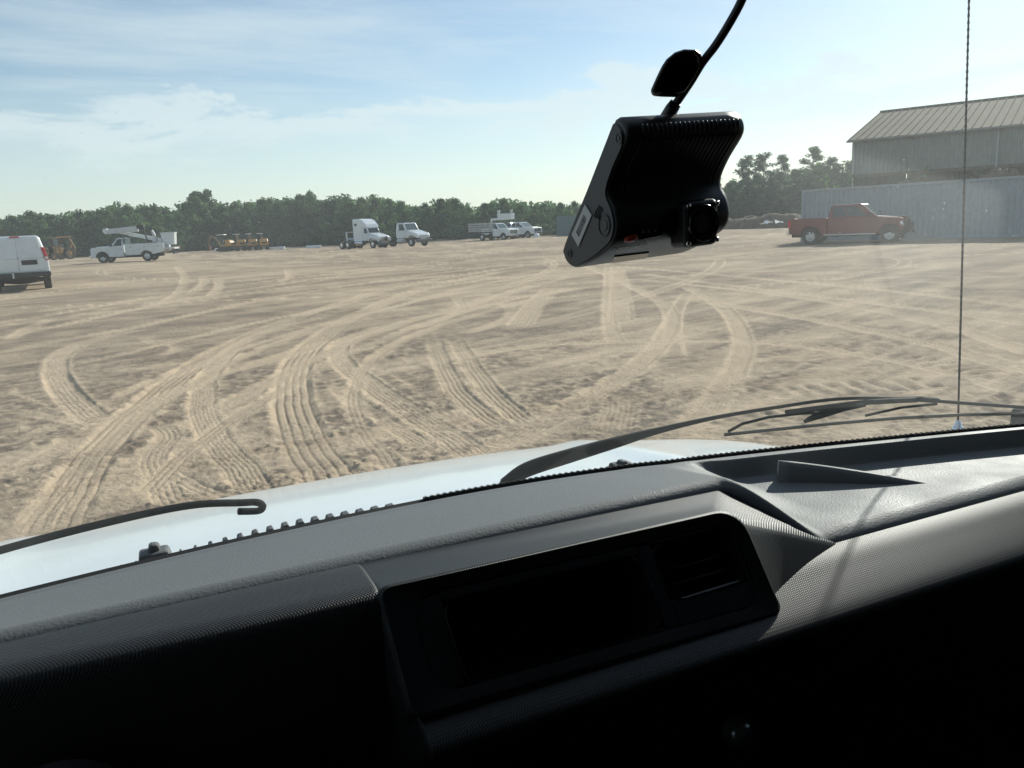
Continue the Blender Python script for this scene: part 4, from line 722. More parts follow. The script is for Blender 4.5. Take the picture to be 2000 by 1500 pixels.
# ---- open-sided storage barn with ribbed metal roof
def barn():
    eL, eR = UZ(1665, 275, 7.0), UZ(2000, 243, 7.0); e = (eR-eL); e.z = 0; e.normalize(); n = Vector((-e.y, e.x, 0))
    if n.dot(Vector((1, 1, 0))) < 0: n = -n
    d = ray(1732, 219); best = None
    for i in range(400):
        w = 3+i*0.02; p = eL+n*w; t = (p.x*n.y*0+0)
        # horizontal bearing of the ridge end must match the photo
        b = math.atan2(p.x, p.y)-math.atan2(d.x, d.y)
        if best is None or abs(b) < best[0]: best = (abs(b), w)
    w = best[1]; p = eL+n*w; rz_ = EYE+d.z/math.hypot(d.x, d.y)*math.hypot(p.x, p.y)
    Lb = 30.0; o = tag(empty('storage_barn', (eL.x, eL.y, 0), math.atan2(e.y, e.x)), 'tall metal barn with tan ribbed roof and open lower side behind the container', 'barn')
    S = 1 if (Matrix.Rotation(math.atan2(e.y, e.x), 3, 'Z') @ Vector((0, 1, 0))).dot(n) > 0 else -1
    zr = rz_; Y = lambda y: S*y
    # roof slopes as sheet panels with standing seams
    for side in (0, 1):
        ya, yb, za, zb = (-0.35, w, 7.0-0.02, zr) if side == 0 else (2*w+0.35, w, 6.98, zr)
        m = MB(); m.hexa([(-0.3, Y(ya), za), (Lb, Y(ya), za), (Lb, Y(yb), zb), (-0.3, Y(yb), zb)], [(-0.3, Y(ya), za+0.05), (Lb, Y(ya), za+0.05), (Lb, Y(yb), zb+0.05), (-0.3, Y(yb), zb+0.05)]); r_ = m.build('roof_slope', 'roof_metal', o)
        if side == 0:
            for k in range(int(Lb/0.6)):
                x = -0.25+k*0.6; s_ = MB(); s_.hexa([(x, Y(ya), za+0.05), (x+0.10, Y(ya), za+0.05), (x+0.10, Y(yb), zb+0.05), (x, Y(yb), zb+0.05)], [(x+0.03, Y(ya), za+0.13), (x+0.07, Y(ya), za+0.13), (x+0.07, Y(yb), zb+0.13), (x+0.03, Y(yb), zb+0.13)]); s_.build('roof_seam', 'roof_metal', r_)
    m = MB(); m.tube([(-0.35, Y(-0.35), 6.93), (Lb, Y(-0.35), 6.93)], 0.09, 6); m.build('gutter', 'siding', o)
    for x in (0.15, 9.9, 19.7):
        m = MB(); m.tube([(x, Y(-0.3), 6.9), (x, Y(-0.08), 6.6), (x, Y(-0.08), 0.1)], 0.06, 6); m.build('downpipe', 'galvanised', o)
    m = MB(); m.tube([(-0.3, Y(w), zr+0.05), (Lb, Y(w), zr+0.05)], 0.14, 6); m.build('ridge_cap', 'roof_metal', o)
    zb0 = 4.35
    def ribs(n, length, f, name):
        pts = []
        for k in range(n): p_ = length/n; pts += [(k*p_, 0), (k*p_+p_*0.55, 0), (k*p_+p_*0.65, -0.035), (k*p_+p_*0.9, -0.035)]
        pts.append((length, 0)); s_ = MB(); s_.add([f(x, y, 0) for x, y in pts]+[f(x, y, 1) for x, y in pts], [(i, i+1, len(pts)+i+1, len(pts)+i) for i in range(len(pts)-1)]); s_.build(name, 'siding', o)
    ribs(100, Lb, lambda x, y, t: (x, Y(y), zb0 if t == 0 else 6.97), 'side_cladding')
    ribs(60, 2*w, lambda x, y, t: (y, Y(x), 3.2 if t == 0 else (7.0+(zr-7.0)*(1-abs(x-w)/w)-0.03)), 'gable_cladding')
    for k in range(7):
        part_box('post', 'post_wood', o, k*4.9-0.0, k*4.9+0.25, min(Y(0.1), Y(0.35)), max(Y(0.1), Y(0.35)), 0, 6.9, 0); part_box('post', 'post_wood', o, k*4.9, k*4.9+0.25, min(Y(2*w-0.35), Y(2*w-0.1)), max(Y(2*w-0.35), Y(2*w-0.1)), 0, 6.9, 0)
    part_box('lower_beam', 'post_wood', o, 0, Lb, min(Y(0.06), Y(0.3)), max(Y(0.06), Y(0.3)), 4.15, 4.4, 0)
    m = MB(); m.box(0.3, Lb, min(Y(2*w-0.05), Y(2*w)), max(Y(2*w-0.05), Y(2*w)), 0, 6.9); m.build('back_cladding', 'siding', o)
    return eL, e, n, w
eL, e_, nB, wB = barn()
# earth and brush heaped under the barn's eave
def bank(name, pts, h, wd, m='dirt_pile', seed=1):
    P = crom([(p.x, p.y) for p in pts], 30); vs = []; nv = 17
    for i, p in enumerate(P):
        t = (P[min(i+1, len(P)-1)]-P[max(i-1, 0)]); t = t/np.hypot(*t); nn = np.array([-t[1], t[0]])
        for j in range(nv):
            s = (j/(nv-1)-0.5)*2; q = p+nn*s*wd; X_, Y_ = np.array([q[0]]), np.array([q[1]])
            hh = h*(0.85+0.35*float(vnoise(X_/3, Y_/3, seed)[0])+0.25*float(vnoise(X_/0.9, Y_/0.9, seed+1)[0])+0.18*float(vnoise(X_/0.35, Y_/0.35, seed+2)[0]))*min(1, i/6, (len(P)-1-i)/6)
            vs.append((q[0], q[1], float(GH(q[0], q[1]))-0.08+hh*(1-s*s)**0.8))
    mb = MB(); mb.add(vs, [(i*nv+j, (i+1)*nv+j, (i+1)*nv+j+1, i*nv+j+1) for i in range(len(P)-1) for j in range(nv-1)]); return mb.build(name, m, None, smooth=True)
tag(bank('dirt_bank', [ground_at(1405, 447.5), ground_at(1450, 446.5), ground_at(1510, 445), ground_at(1570, 443)], 1.7, 2.0, seed=3), 'low brown dirt bank left of the red pickup', 'dirt bank')
tag(bank('dirt_bank', [eL+e_*x-nB*4+Vector((0, 0, -7)) for x in (-2, 3, 8, 14, 20, 28)], 3.9, 2.6, seed=4), 'brown earth heap along the open side of the barn', 'dirt bank')
for k, (px, py, L_) in enumerate(((1497, 437, 0.9), (1521, 436, 0.7))):
    q = UZ(px, py, 0.6); o = tag(empty('debris_sheet', q, R(40*k+20)), ['left of two white scraps lying on the dirt bank', 'right of two white scraps lying on the dirt bank'][k], 'scrap')
    m = MB(); m.grid(lambda u, v: ((u-0.5)*L_*1.4, (v-0.5)*L_, 0.12*math.sin(u*5+v*3)+0.25*u), 6, 5); m.build('sheet', 'white_paint_clean', o, smooth=True)
q = ground_at(1048, 463.5); o = tag(empty('tarp_bundle', q), 'small white bundle on the ground right of the white pickup', 'bundle')
m = MB(); m.lathe([(0.45, 0), (0.42, 0.25), (0.25, 0.5), (0.0001, 0.6)], (0, 0, 0), 'z', 9); m.build('tarp', 'white_paint_clean', o); m = MB(); m.tube([(-0.3, 0, 0.5), (0.2, 0.1, 0.58)], 0.05, 6); m.build('tie', 'grey_plastic', o)

# ------------------------------------------------------------------ trees
def leaf_mesh(name, clumps, nleaf, size, seed, matname):
    rr = np.random.RandomState(seed); C = []; T = []
    for (cx, cy, cz, rx, rz, tone) in clumps:
        n = max(6, int(nleaf*rx*rx*rz)); d = rr.normal(size=(n, 3)); d /= np.linalg.norm(d, axis=1)[:, None]
        rad = rr.rand(n)**0.45; p = d*rad[:, None]*np.array([rx, rx, rz])+np.array([cx, cy, cz]); C.append(p)
        T.append(np.clip(tone+0.25*(rr.rand(n)-0.5), 0, 1))
    C = np.vstack(C); T = np.concatenate(T); n = len(C)
    a = rr.normal(size=(n, 3)); a /= np.linalg.norm(a, axis=1)[:, None]; b = rr.normal(size=(n, 3)); b -= (b*a).sum(1)[:, None]*a; b /= np.linalg.norm(b, axis=1)[:, None]
    s = size*(0.6+0.8*rr.rand(n))[:, None]
    V = np.stack([C-a*s*0.5, C+b*s*0.32, C+a*s*0.5, C-b*s*0.32], 1).reshape(-1, 3)
    me = bpy.data.meshes.new(name); me.from_pydata(V.tolist(), [], [(4*i, 4*i+1, 4*i+2, 4*i+3) for i in range(n)])
    at = me.attributes.new('tone', 'FLOAT', 'POINT'); at.data.foreach_set('value', np.repeat(T, 4)); me.materials.append(MATS[matname]); return me
def limb_mesh(name, branches):
    m = MB()
    for pts, rs in branches: m.tube(pts, rs, 6)
    o = m.build(name, 'bark', None, smooth=True); me = o.data; bpy.data.objects.remove(o); return me
def broadleaf(seed, low=0.05, spread=0.42, dens=1.0):      # unit height 1 -> scaled; crown from low*h to the top
    rr = random.Random(seed); H_ = 10.0; cl = []; br = [([(0, 0, -0.3), (rr.uniform(-.2, .2), rr.uniform(-.2, .2), 3), (rr.uniform(-.4, .4), rr.uniform(-.4, .4), 6.5), (rr.uniform(-.5, .5), 0, 9)], [0.2, 0.16, 0.10, 0.03])]
    for k in range(int(34*dens)):
        t = low+(1-low)*((k+rr.random())/(34*dens)); z = t*H_; env = spread*H_*math.sin(min(1, (t+0.12)/1.12)**0.8*math.pi)**0.7 if t < 0.97 else 0.3
        r = rr.uniform(0.25, 0.9)*max(0.4, env); a = rr.random()*6.283; s = rr.uniform(0.85, 1.6)*(1.2-0.5*t)
        x, y = r*math.cos(a), r*math.sin(a); cl.append((x, y, z, s, s*rr.uniform(0.6, 0.95), rr.random()))
        if k % 3 == 0: br.append(([(0, 0, max(0.5, z-1.6)), (x*0.5, y*0.5, z-0.7), (x, y, z)], [0.06, 0.04, 0.015]))
    for k in range(5): cl.append((rr.uniform(-0.8, 0.8), rr.uniform(-0.8, 0.8), H_*rr.uniform(0.9, 1.0), rr.uniform(0.4, 0.7), rr.uniform(0.4, 0.6), rr.random()))
    return cl, br
def pine(seed):
    rr = random.Random(seed); H_ = 12.0; cl = []; top = (rr.uniform(-.3, .3), rr.uniform(-.3, .3)); br = [([(0, 0, -0.3), (top[0]*0.4, top[1]*0.4, 6), (top[0], top[1], 11.6)], [0.17, 0.12, 0.03])]
    for k in range(64):
        t = 0.22+0.78*k/64; z = t*H_; r = rr.uniform(0.5, 1.0)*2.6*math.sin(min(1, (1.02-t)/0.68+0.12)*math.pi*0.62)*rr.choice([0.5, 1, 1]); a = rr.random()*6.283; x, y = r*math.cos(a)+top[0]*t, r*math.sin(a)+top[1]*t
        s = rr.uniform(0.55, 1.0); cl.append((x, y, z+0.25, s, s*0.55, rr.random())); br.append(([(top[0]*t, top[1]*t, z-0.2), (x*0.5, y*0.5, z), (x, y, z+0.2)], [0.04, 0.03, 0.012]))
    return cl, br
VAR = []
for sd in range(6):
    cl, br = broadleaf(sd+20, low=[0.03, 0.05, 0.10, 0.04, 0.16, 0.02][sd], spread=[0.36, 0.42, 0.40, 0.30, 0.46, 0.34][sd]); VAR.append((leaf_mesh('crown', cl, 105, 0.42, sd, 'leaf'), limb_mesh('trunk', br), 10.0))
PV = []
for sd in range(3):
    cl, br = pine(sd+50); PV.append((leaf_mesh('crown', cl, 330, 0.27, sd+9, 'pine_needles'), limb_mesh('trunk', br), 12.0))
BUSH = []
for sd in range(2):
    rr = random.Random(sd+90); cl = [(rr.uniform(-1, 1), rr.uniform(-1, 1), rr.uniform(0.2, 1.5), rr.uniform(0.4, 0.8), rr.uniform(0.4, 0.7), rr.random()) for _ in range(12)]; BUSH.append((leaf_mesh('foliage', cl, 90, 0.22, sd+30, 'leaf'), limb_mesh('stem', [([(0, 0, -0.2), (0.1, 0, 0.8), (0.2, 0.1, 1.4)], [0.05, 0.04, 0.02]), ([(0, 0, 0), (-0.3, 0.2, 1.0)], [0.04, 0.02])]), 2.0))
def plant(name, var, p, h, label, cat, group, wide=1.0, rnd=random):
    cm, tm, H_ = var; s = h/H_; o = empty(name, (p.x, p.y, float(GH(p.x, p.y))), rnd.random()*6.283); tag(o, label, cat, group)
    o.scale = (s*wide, s*wide, s)
    for nm, me in (('trunk' if cat == 'tree' else 'stem', tm), ('crown' if cat == 'tree' else 'foliage', cm)):
        c = bpy.data.objects.new(nm, me); COL.objects.link(c); c.parent = o
SKX = [-80, 0, 60, 110, 200, 240, 300, 370, 385, 400, 420, 432, 500, 600, 650, 700, 730, 770, 800, 850, 880, 900, 930, 960, 1000, 1040, 1060, 1100, 1150, 1200, 1300, 1380, 1440]
SKY_ = [440, 430, 412, 420, 408, 398, 395, 398, 378, 374, 378, 394, 389, 379, 382, 385, 377, 388, 402, 396, 388, 390, 402, 394, 390, 404, 394, 398, 395, 396, 392, 380, 360]
BX = [-80, 150, 330, 400, 470, 560, 700, 900, 980, 1060, 1150, 1430]; BY = [512, 503, 494.5, 489.5, 486.5, 483.5, 478.5, 469, 464.5, 461, 458.5, 446]
rt = random.Random(17)
ONES = ['', 'first', 'second', 'third', 'fourth', 'fifth', 'sixth', 'seventh', 'eighth', 'ninth', 'tenth', 'eleventh', 'twelfth', 'thirteenth', 'fourteenth', 'fifteenth', 'sixteenth', 'seventeenth', 'eighteenth', 'nineteenth']
def nth(k):
    if k < 20: return ONES[k]
    t, u = divmod(k, 10); w = {2: 'twent', 3: 'thirt', 4: 'fort', 5: 'fift', 6: 'sixt', 7: 'sevent'}[t]
    return w+'ieth' if u == 0 else w+'y-'+ONES[u]
def spot(x, back):
    base = ground_at(x, float(np.interp(x, BX, BY))); dv = Vector((base.x, base.y, 0)).normalized(); p = base+dv*back; dist = math.hypot(p.x, p.y)
    d = ray(x, float(np.interp(x, SKX, SKY_))); return p, EYE+d.z/math.hypot(d.x, d.y)*dist-float(GH(p.x, p.y))
for row, (step, back) in enumerate(((27, 6.5), (25, 12))):
    xs_ = sorted(px+rt.uniform(-8, 8) for px in np.arange(-70+row*12, 1400, step))
    for k, x in enumerate(xs_):
        p, h = spot(x, back+rt.uniform(-1.5, 1.5)); h *= rt.uniform(0.55, 0.9) if row == 0 else rt.uniform(0.88, 1.04)
        lab = ('leafy tree at the front edge of the wood, %s from the left' if row == 0 else 'taller tree of the wood rising behind its front edge, %s from the left') % nth(k+1)
        plant('broadleaf_tree', VAR[rt.randrange(6)], p, max(3, h), lab, 'tree', 'front edge of the wood' if row == 0 else 'tall trees of the wood', rt.uniform(0.85, 1.2), rt)
# the depth of the wood behind, one dark mass of crowns
def far_wood():
    cl = []; br = []
    for row, back in enumerate((18, 24, 31)):
        for px in np.arange(-90+row*7, 1420, 24):
            x = px+rt.uniform(-8, 8); p, h = spot(x, back); h *= rt.uniform(0.86, 1.0); g = float(GH(p.x, p.y))
            for k in range(16):
                t = rt.random(); r = rt.uniform(0, 2.6)*math.sin(min(1, t+0.15)*2.6)**0.5 if t < 0.95 else 0.4; a = rt.random()*6.283; s_ = rt.uniform(0.8, 1.5)
                cl.append((p.x+r*math.cos(a), p.y+r*math.sin(a), g+0.3+t*(h-0.7), s_, s_*0.8, rt.random()*0.7))
    me = leaf_mesh('woodland', cl, 28, 0.62, 77, 'leaf'); o = bpy.data.objects.new('woodland', me); COL.objects.link(o); tag(o, 'dense dark green woodland closing the far side of the yard', 'woodland', kind='stuff')
far_wood()
shr = sorted(rt.uniform(-40, 1150) for _ in range(40))
for k, x in enumerate(shr):
    p, h = spot(x, rt.uniform(3.0, 5.0)); plant('shrub', BUSH[k % 2], p, rt.uniform(1.2, 2.6), 'low green shrub at the foot of the wood, %s from the left' % nth(k+1), 'shrub', 'shrubs at the foot of the wood', rt.uniform(0.9, 1.5), rt)
# taller tree standing proud of the wood
base = ground_at(400, 495); dv = Vector((base.x, base.y, 0)).normalized()
# pines on the right, seen against the sky
PN = [(1425, 360, 'low pine at the left end of the pine stand'), (1460, 306, 'tall pine third from left, thin trunk against sky'), (1487, 304, 'tall pine beside the left thin-trunked pine'), (1523, 308, 'bushy pine in the middle of the stand'), (1552, 332, 'short pine left of the tallest bare-trunked pine'), (1588, 292, 'tallest pine with bare trunk and rounded crown'), (1622, 312, 'spreading pine left of the barn corner'), (1652, 316, 'dark pine touching the barn corner'), (1395, 352, 'pine half hidden behind the dash camera'), (1505, 350, 'small pine under the middle of the stand'), (1570, 352, 'small pine under the tallest pine'), (1640, 345, 'small pine before the barn corner')]
for k, (px, py, lab) in enumerate(PN):
    base = ground_at(px, 443.5-(px-1430)*0.04); dv = Vector((base.x, base.y, 0)).normalized(); p = base+dv*(3+(k % 4)*3); dist = math.hypot(p.x, p.y); d = ray(px, py); zt = EYE+d.z/math.hypot(d.x, d.y)*dist
    plant('pine_tree', PV[k % 3], p, zt, lab, 'tree', 'pines beside the barn', rt.uniform(0.9, 1.15), rt)
for k in range(22):
    px = 1390+k*13.5; base = ground_at(px, 442.5-(px-1430)*0.04); dv = Vector((base.x, base.y, 0)).normalized(); plant('broadleaf_tree', VAR[k % 6], base+dv*(6+(k % 3)*4), rt.uniform(5.0, 8.0), 'low leafy tree filling in under the pines, %s from the left' % nth(k+1), 'tree', 'undergrowth trees below the pines', 1.2, rt)
for k in range(12):
    px = 1690+k*30; p = eL+e_*(k*2.6)-nB*2.0; p.z = 0; plant('shrub', BUSH[k % 2], Vector((p.x, p.y, 0)), rt.uniform(3.4, 4.4), 'brown-green brush along the open side of the barn, %s from the left' % nth(k+1), 'shrub', 'brush under the barn eave', 0.9, rt)

# ------------------------------------------------------------------ the vehicle the photograph is taken from
def plastic(name, col, rough, grain, gscale, weave=False, spec=0.5):
    m = bpy.data.materials.new(name); m.use_nodes = True; MATS[name] = m
    N, L = nodes(m); b = N['Principled BSDF']; b.inputs['Base Color'].default_value = (*col, 1); b.inputs['Roughness'].default_value = rough; b.inputs['Specular IOR Level'].default_value = spec
    tc = N.new('ShaderNodeTexCoord'); bp = N.new('ShaderNodeBump'); bp.inputs['Distance'].default_value = 0.001; bp.inputs['Strength'].default_value = grain
    if weave:
        mp = N.new('ShaderNodeMapping'); L.new(tc.outputs['UV'], mp.inputs[0]); mp.inputs['Rotation'].default_value = (0, 0, R(45))
        w1 = N.new('ShaderNodeTexWave'); w1.bands_direction = 'X'; w1.inputs['Scale'].default_value = gscale; L.new(mp.outputs[0], w1.inputs['Vector'])
        w2 = N.new('ShaderNodeTexWave'); w2.bands_direction = 'Y'; w2.inputs['Scale'].default_value = gscale; L.new(mp.outputs[0], w2.inputs['Vector'])
        ad = N.new('ShaderNodeMath'); ad.operation = 'MULTIPLY'; L.new(w1.outputs['Fac'], ad.inputs[0]); L.new(w2.outputs['Fac'], ad.inputs[1]); L.new(ad.outputs[0], bp.inputs['Height'])
        sc = N.new('ShaderNodeMapRange'); L.new(ad.outputs[0], sc.inputs[0]); sc.inputs[3].default_value = 0.75; sc.inputs[4].default_value = 1.35
        mm = N.new('ShaderNodeMixRGB'); mm.blend_type = 'MULTIPLY'; mm.inputs[0].default_value = 1; mm.inputs[1].default_value = (*col, 1); L.new(sc.outputs[0], mm.inputs[2]); L.new(mm.outputs[0], b.inputs['Base Color'])
    else:
        v = N.new('ShaderNodeTexVoronoi'); v.inputs['Scale'].default_value = gscale; L.new(tc.outputs['Object'], v.inputs['Vector'])
        n = N.new('ShaderNodeTexNoise'); n.inputs['Scale'].default_value = gscale*0.7; n.inputs['Detail'].default_value = 4; L.new(tc.outputs['Object'], n.inputs['Vector'])
        ad = N.new('ShaderNodeMath'); ad.operation = 'ADD'; L.new(v.outputs['Distance'], ad.inputs[0]); L.new(n.outputs['Fac'], ad.inputs[1]); L.new(ad.outputs[0], bp.inputs['Height'])
        n2 = N.new('ShaderNodeTexNoise'); n2.inputs['Scale'].default_value = 9; n2.inputs['Detail'].default_value = 8; L.new(tc.outputs['Object'], n2.inputs['Vector'])
        mr = N.new('ShaderNodeMapRange'); L.new(n2.outputs['Fac'], mr.inputs[0]); mr.inputs[1].default_value = 0.3; mr.inputs[2].default_value = 0.7; mr.inputs[3].default_value = rough-0.06; mr.inputs[4].default_value = rough+0.08; L.new(mr.outputs[0], b.inputs['Roughness'])
    L.new(bp.outputs[0], b.inputs['Normal'])
    return m
plastic('pad_vinyl', (0.145, 0.152, 0.155), 0.6, 0.28, 330, spec=0.35)
plastic('weave_vinyl', (0.021, 0.0206, 0.02), 0.42, 0.45, 15, weave=True, spec=0.32)
plastic('hard_plastic', (0.006, 0.006, 0.007), 0.65, 0.1, 500, spec=0.12)
plastic('cavity_plastic', (0.003, 0.003, 0.0035), 0.75, 0.03, 500, spec=0.2)
mat('gasket', (0.012, 0.012, 0.012), 0.75)
mat('cowl_plastic', (0.13, 0.138, 0.14), 0.7, var=0.2, vscale=30)
mat('wiper_paint', (0.010, 0.011, 0.012), 0.75, spec=0.12)
mat('headliner', (0.03, 0.03, 0.03), 0.9)
mat('gauge_face', (0.01, 0.01, 0.012), 0.4); mat('gauge_print', (0.7, 0.7, 0.7), 0.5)
def hood_mat():
    m = mat('hood_paint', (0.76, 0.79, 0.79), 0.22, coat=0.4, dirt=0.28, dirtcol=(0.52, 0.52, 0.47)); return m
hood_mat()

truck = tag(empty('work_truck', (0, 0, 0)), 'white snub-nosed truck cab seen from its driver seat, black dashboard and windshield', 'truck')
HOME = Vector((0.28, 0, 0))
# ---- crest line of the dash pad (far edge) and near lip, in plan
XC = np.array([-0.9, -0.5, -0.21, -0.07, 0.115, 0.43, 0.71, 0.89, 1.306, 1.5]); YC = np.array([0.80, 0.893, 0.951, 0.970, 0.990, 0.996, 0.953, 0.914, 0.809, 0.75])
_cx = np.linspace(-0.9, 1.5, 200); _cy = np.convolve(np.pad(np.interp(_cx, XC, YC), 12, mode='edge'), np.ones(25)/25, 'valid'); _cy[:6] = np.interp(_cx[:6], XC, YC)
def crest(x): return float(np.interp(x, _cx, _cy))*(1+0.016*min(1, max(0, (x-0.6)/0.15)))
def sm(a, b, x): t = min(1, max(0, (x-a)/(b-a))); return t*t*(3-2*t)
def lip_y(x): return 0.796+(0.690-0.796)*sm(0.655, 0.735, x)
def lip_z(x): return 1.395+(1.335-1.395)*sm(0.665, 0.745, x)
def glass_y(x, z): return 1.14-0.17*(x-0.29)**2-0.825*(z-1.32)
dash = None
def build_dash():
    global dash
    # dash pad with the sunken tray on the passenger side
    xs = np.concatenate([np.linspace(-0.95, 0.55, 60), np.linspace(0.56, 0.80, 60), np.linspace(0.805, 1.50, 100)])
    ts = np.concatenate([np.linspace(0, 0.15, 14), np.linspace(0.17, 0.78, 30), np.linspace(0.79, 1.0, 50)])
    V = []; nu = len(xs)
    lipn = 7; back = 4
    for x in xs:
        ly, lz, cy = lip_y(x), lip_z(x), crest(x)
        col = []
        # rounded near lip and the shadow groove under it
        for k in range(lipn):
            a = R(-100+k*100/(lipn-1)) ; col.append((x, ly+0.016-0.016*math.cos(a) , lz-0.016+0.016*math.sin(a)+0.016*0))
        lipc = [(x, ly+0.022, lz-0.040), (x, ly+0.006, lz-0.030), (x, ly, lz-0.020), (x, ly+0.002, lz-0.011), (x, ly+0.008, lz-0.004), (x, ly+0.018, lz-0.0005)]
        col = lipc
        for t in ts:
            y = ly+0.024+(cy-ly-0.024)*t
            z_l = lz+(1.37-lz)*t
            rec = sm(0.70, 0.80, x)                                     # tray exists on this side
            wall = sm(0.93, 0.985, t)                                   # steep far wall
            z_r = lz+0.002+(1.364-lz-0.002)*wall-0.003*sm(0.12, 0.45, t)*(1-wall)*rec
            z = z_l*(1-rec)+z_r*rec
            col.append((x, y, z))
        q_ = 0.006*sm(0.6, 0.75, x); col += [(x, cy+0.008, 1.371-q_), (x, cy+0.014, 1.366-q_), (x, cy+0.03, 1.345), (x, glass_y(x, 1.30)-0.01, 1.300)]
        V.append(col)
    nv = len(V[0]); mb = MB(); mb.add([v for c in V for v in c], [(i*nv+j, (i+1)*nv+j, (i+1)*nv+j+1, i*nv+j+1) for i in range(nu-1) for j in range(nv-1)])
    dash = mb.build('dashboard', 'pad_vinyl', truck, smooth=True)
    # tray divider
    a, b = UZ(1522, 903, 1.366), UZ(1835, 944, 1.337); n = Vector((b.y-a.y, a.x-b.x, 0)).normalized()
    if n.x < 0: n = -n
    d = MB(); L_ = []
    for k in range(13):
        t = k/12; p = a.lerp(b, t); z1 = 1.366+(1.332-1.366)*t**1.3
        L_.append([p-n*0.003+Vector((0, 0, 1.30-p.z)), p+Vector((0, 0, z1-0.006-p.z)), p+n*0.003+Vector((0, 0, z1-p.z)), p+n*0.011+Vector((0, 0, z1-p.z)), p+n*0.017+Vector((0, 0, z1-0.008-p.z)), p+n*0.03+Vector((0, 0, 1.30-p.z))])
    d.add([v for r_ in L_ for v in r_], [(i*6+j, (i+1)*6+j, (i+1)*6+j+1, i*6+j+1) for i in range(12) for j in range(5)]+[(0, 1, 2, 3, 4, 5), (72, 77, 76, 75, 74, 73)])
    d.build('tray_divider', 'pad_vinyl', dash, smooth=True)
    # woven lower panel: left roll-over, sloping panel on the right, dark undercut
    def prof(x):
        r = sm(0.60, 0.70, x)
        Lp = [(0.822, 1.375), (0.812, 1.385), (0.795, 1.390), (0.768, 1.394), (0.746, 1.394), (0.732, 1.388), (0.726, 1.376), (0.722, 1.35), (0.720, 1.32), (0.722, 1.27), (0.74, 1.12), (0.80, 0.70)]
        k_ = sm(-0.40, 0.13, x)*0.036; Lp = [(a-(k_ if 3 <= i <= 9 else k_*0.4*(i == 2)), b+(0.008*sm(-0.40, 0.13, x) if 2 <= i <= 5 else 0)) for i, (a, b) in enumerate(Lp)]
        Rp = [(0.716, 1.318), (0.709, 1.326), (0.694, 1.325), (0.672, 1.320), (0.650, 1.3105), (0.628, 1.3005), (0.610, 1.2915), (0.601, 1.284), (0.602, 1.273), (0.618, 1.264), (0.69, 1.16), (0.80, 0.70)]
        r = sm(0.153, 0.168, x)
        return [(a[0]*(1-r)+b[0]*r, a[1]*(1-r)+b[1]*r) for a, b in zip(Lp, Rp)]
    xs = np.concatenate([np.linspace(-0.95, 0.125, 28), np.linspace(0.13, 0.170, 16), np.linspace(0.185, 1.50, 40)])
    mb = MB(); rows = []
    for x in xs:
        p = crom(prof(x), 4); rows.append([(x, q[0], q[1]) for q in p])
    n = len(rows[0]); mb.add([v for r_ in rows for v in r_], [(i*n+j, (i+1)*n+j, (i+1)*n+j+1, i*n+j+1) for i in range(len(rows)-1) for j in range(n-1) if not (0.172 < rows[i][0][0] and rows[i+1][0][0] < 0.595 and rows[i][j+1][2] > 1.2985 and rows[i][j][1] > 0.62)])
    lo = mb.build('lower_panel', 'weave_vinyl', dash, smooth=True); uv_planar(lo)
    # vent hood: brow over a cubby and an air outlet
    TL, TR, BR, BL = Vector((0.150, 0.704, 1.407)), Vector((0.600, 0.700, 1.405)), Vector((0.602, 0.621, 1.297)), Vector((0.155, 0.623, 1.305))
    def face(u, v, off=0.0):                     # u right, v down on the hood's front plane
        p = (TL*(1-u)+TR*u)*(1-v)+(BL*(1-u)+BR*u)*v
        n_ = (TR-TL).cross(BL-TL).normalized()
        if n_.y > 0: n_ = -n_
        return p+n_*off
    def rrect(u0, u1, v0, v1, r, n_=6, asp=3.3, rb=None):
        pts = []
        rb = rb or r; rt_ = r
        for cu, cv, a0, r in ((u1-rt_/asp, v0+rt_, -90, rt_), (u1-rb/asp, v1-rb, 0, rb), (u0+rb/asp, v1-rb, 90, rb), (u0+(rt_ if rb == rt_ else rb)/asp, v0+(rt_ if rb == rt_ else rb), 180, rt_ if rb == rt_ else rb)):
            for k in range(n_+1):
                a = R(a0+90*k/n_); pts.append((cu+r/asp*math.cos(a), cv+r*math.sin(a)))
        return pts
    outer = rrect(0, 1, 0, 1, 0.26, rb=0.09); n_ = len(outer)
    def backpt(u, v):                            # where the hood's skin meets the panel and pad behind it
        if v < 0.5: base = Vector((0.15+u*(0.668-0.15), 0.805, 1.388))
        f = face(u, v)
        top = Vector((0.13+u*(0.70-0.13), 0.806-0.055*max(0, (u-0.93)/0.07), 1.389-0.03*max(0, (u-0.9)/0.1)))
        side_r = Vector((0.752, 0.690, 1.325)); bot = f+Vector((0, 0.03, -0.03))
        if u > 0.9:
            t = sm(0.0, 1.0, v); p = top.lerp(side_r, min(1, v/0.13)) if v < 0.13 else side_r.lerp(Vector((0.615, 0.635, 1.290)), (v-0.13)/0.87)
            return p
        if v > 0.8: return bot
        if u < 0.1: return top.lerp(Vector((0.155, 0.70, 1.28)), min(1, v))
        return top
    mb = MB(); rings = []
    inner = rrect(0.07, 0.955, 0.13, 0.87, 0.2)
    B_ = [backpt(u, v) for u, v in outer]; O_ = [face(u, v, -0.012) for u, v in outer]
    O2 = [face(0.5+(u-0.5)*0.992, 0.5+(v-0.5)*0.975, 0.0) for u, v in outer]
    O3 = [face(0.5+(u-0.5)*0.98, 0.5+(v-0.5)*0.93, 0.0015) for u, v in outer]
    mid = [b.lerp(o, 0.55)+Vector((0, 0, 0.004 if q[0] < 0.9 else 0.0)) for b, o, q in zip(B_, O_, outer)]
    skin = [B_, mid, O_, O2, O3]
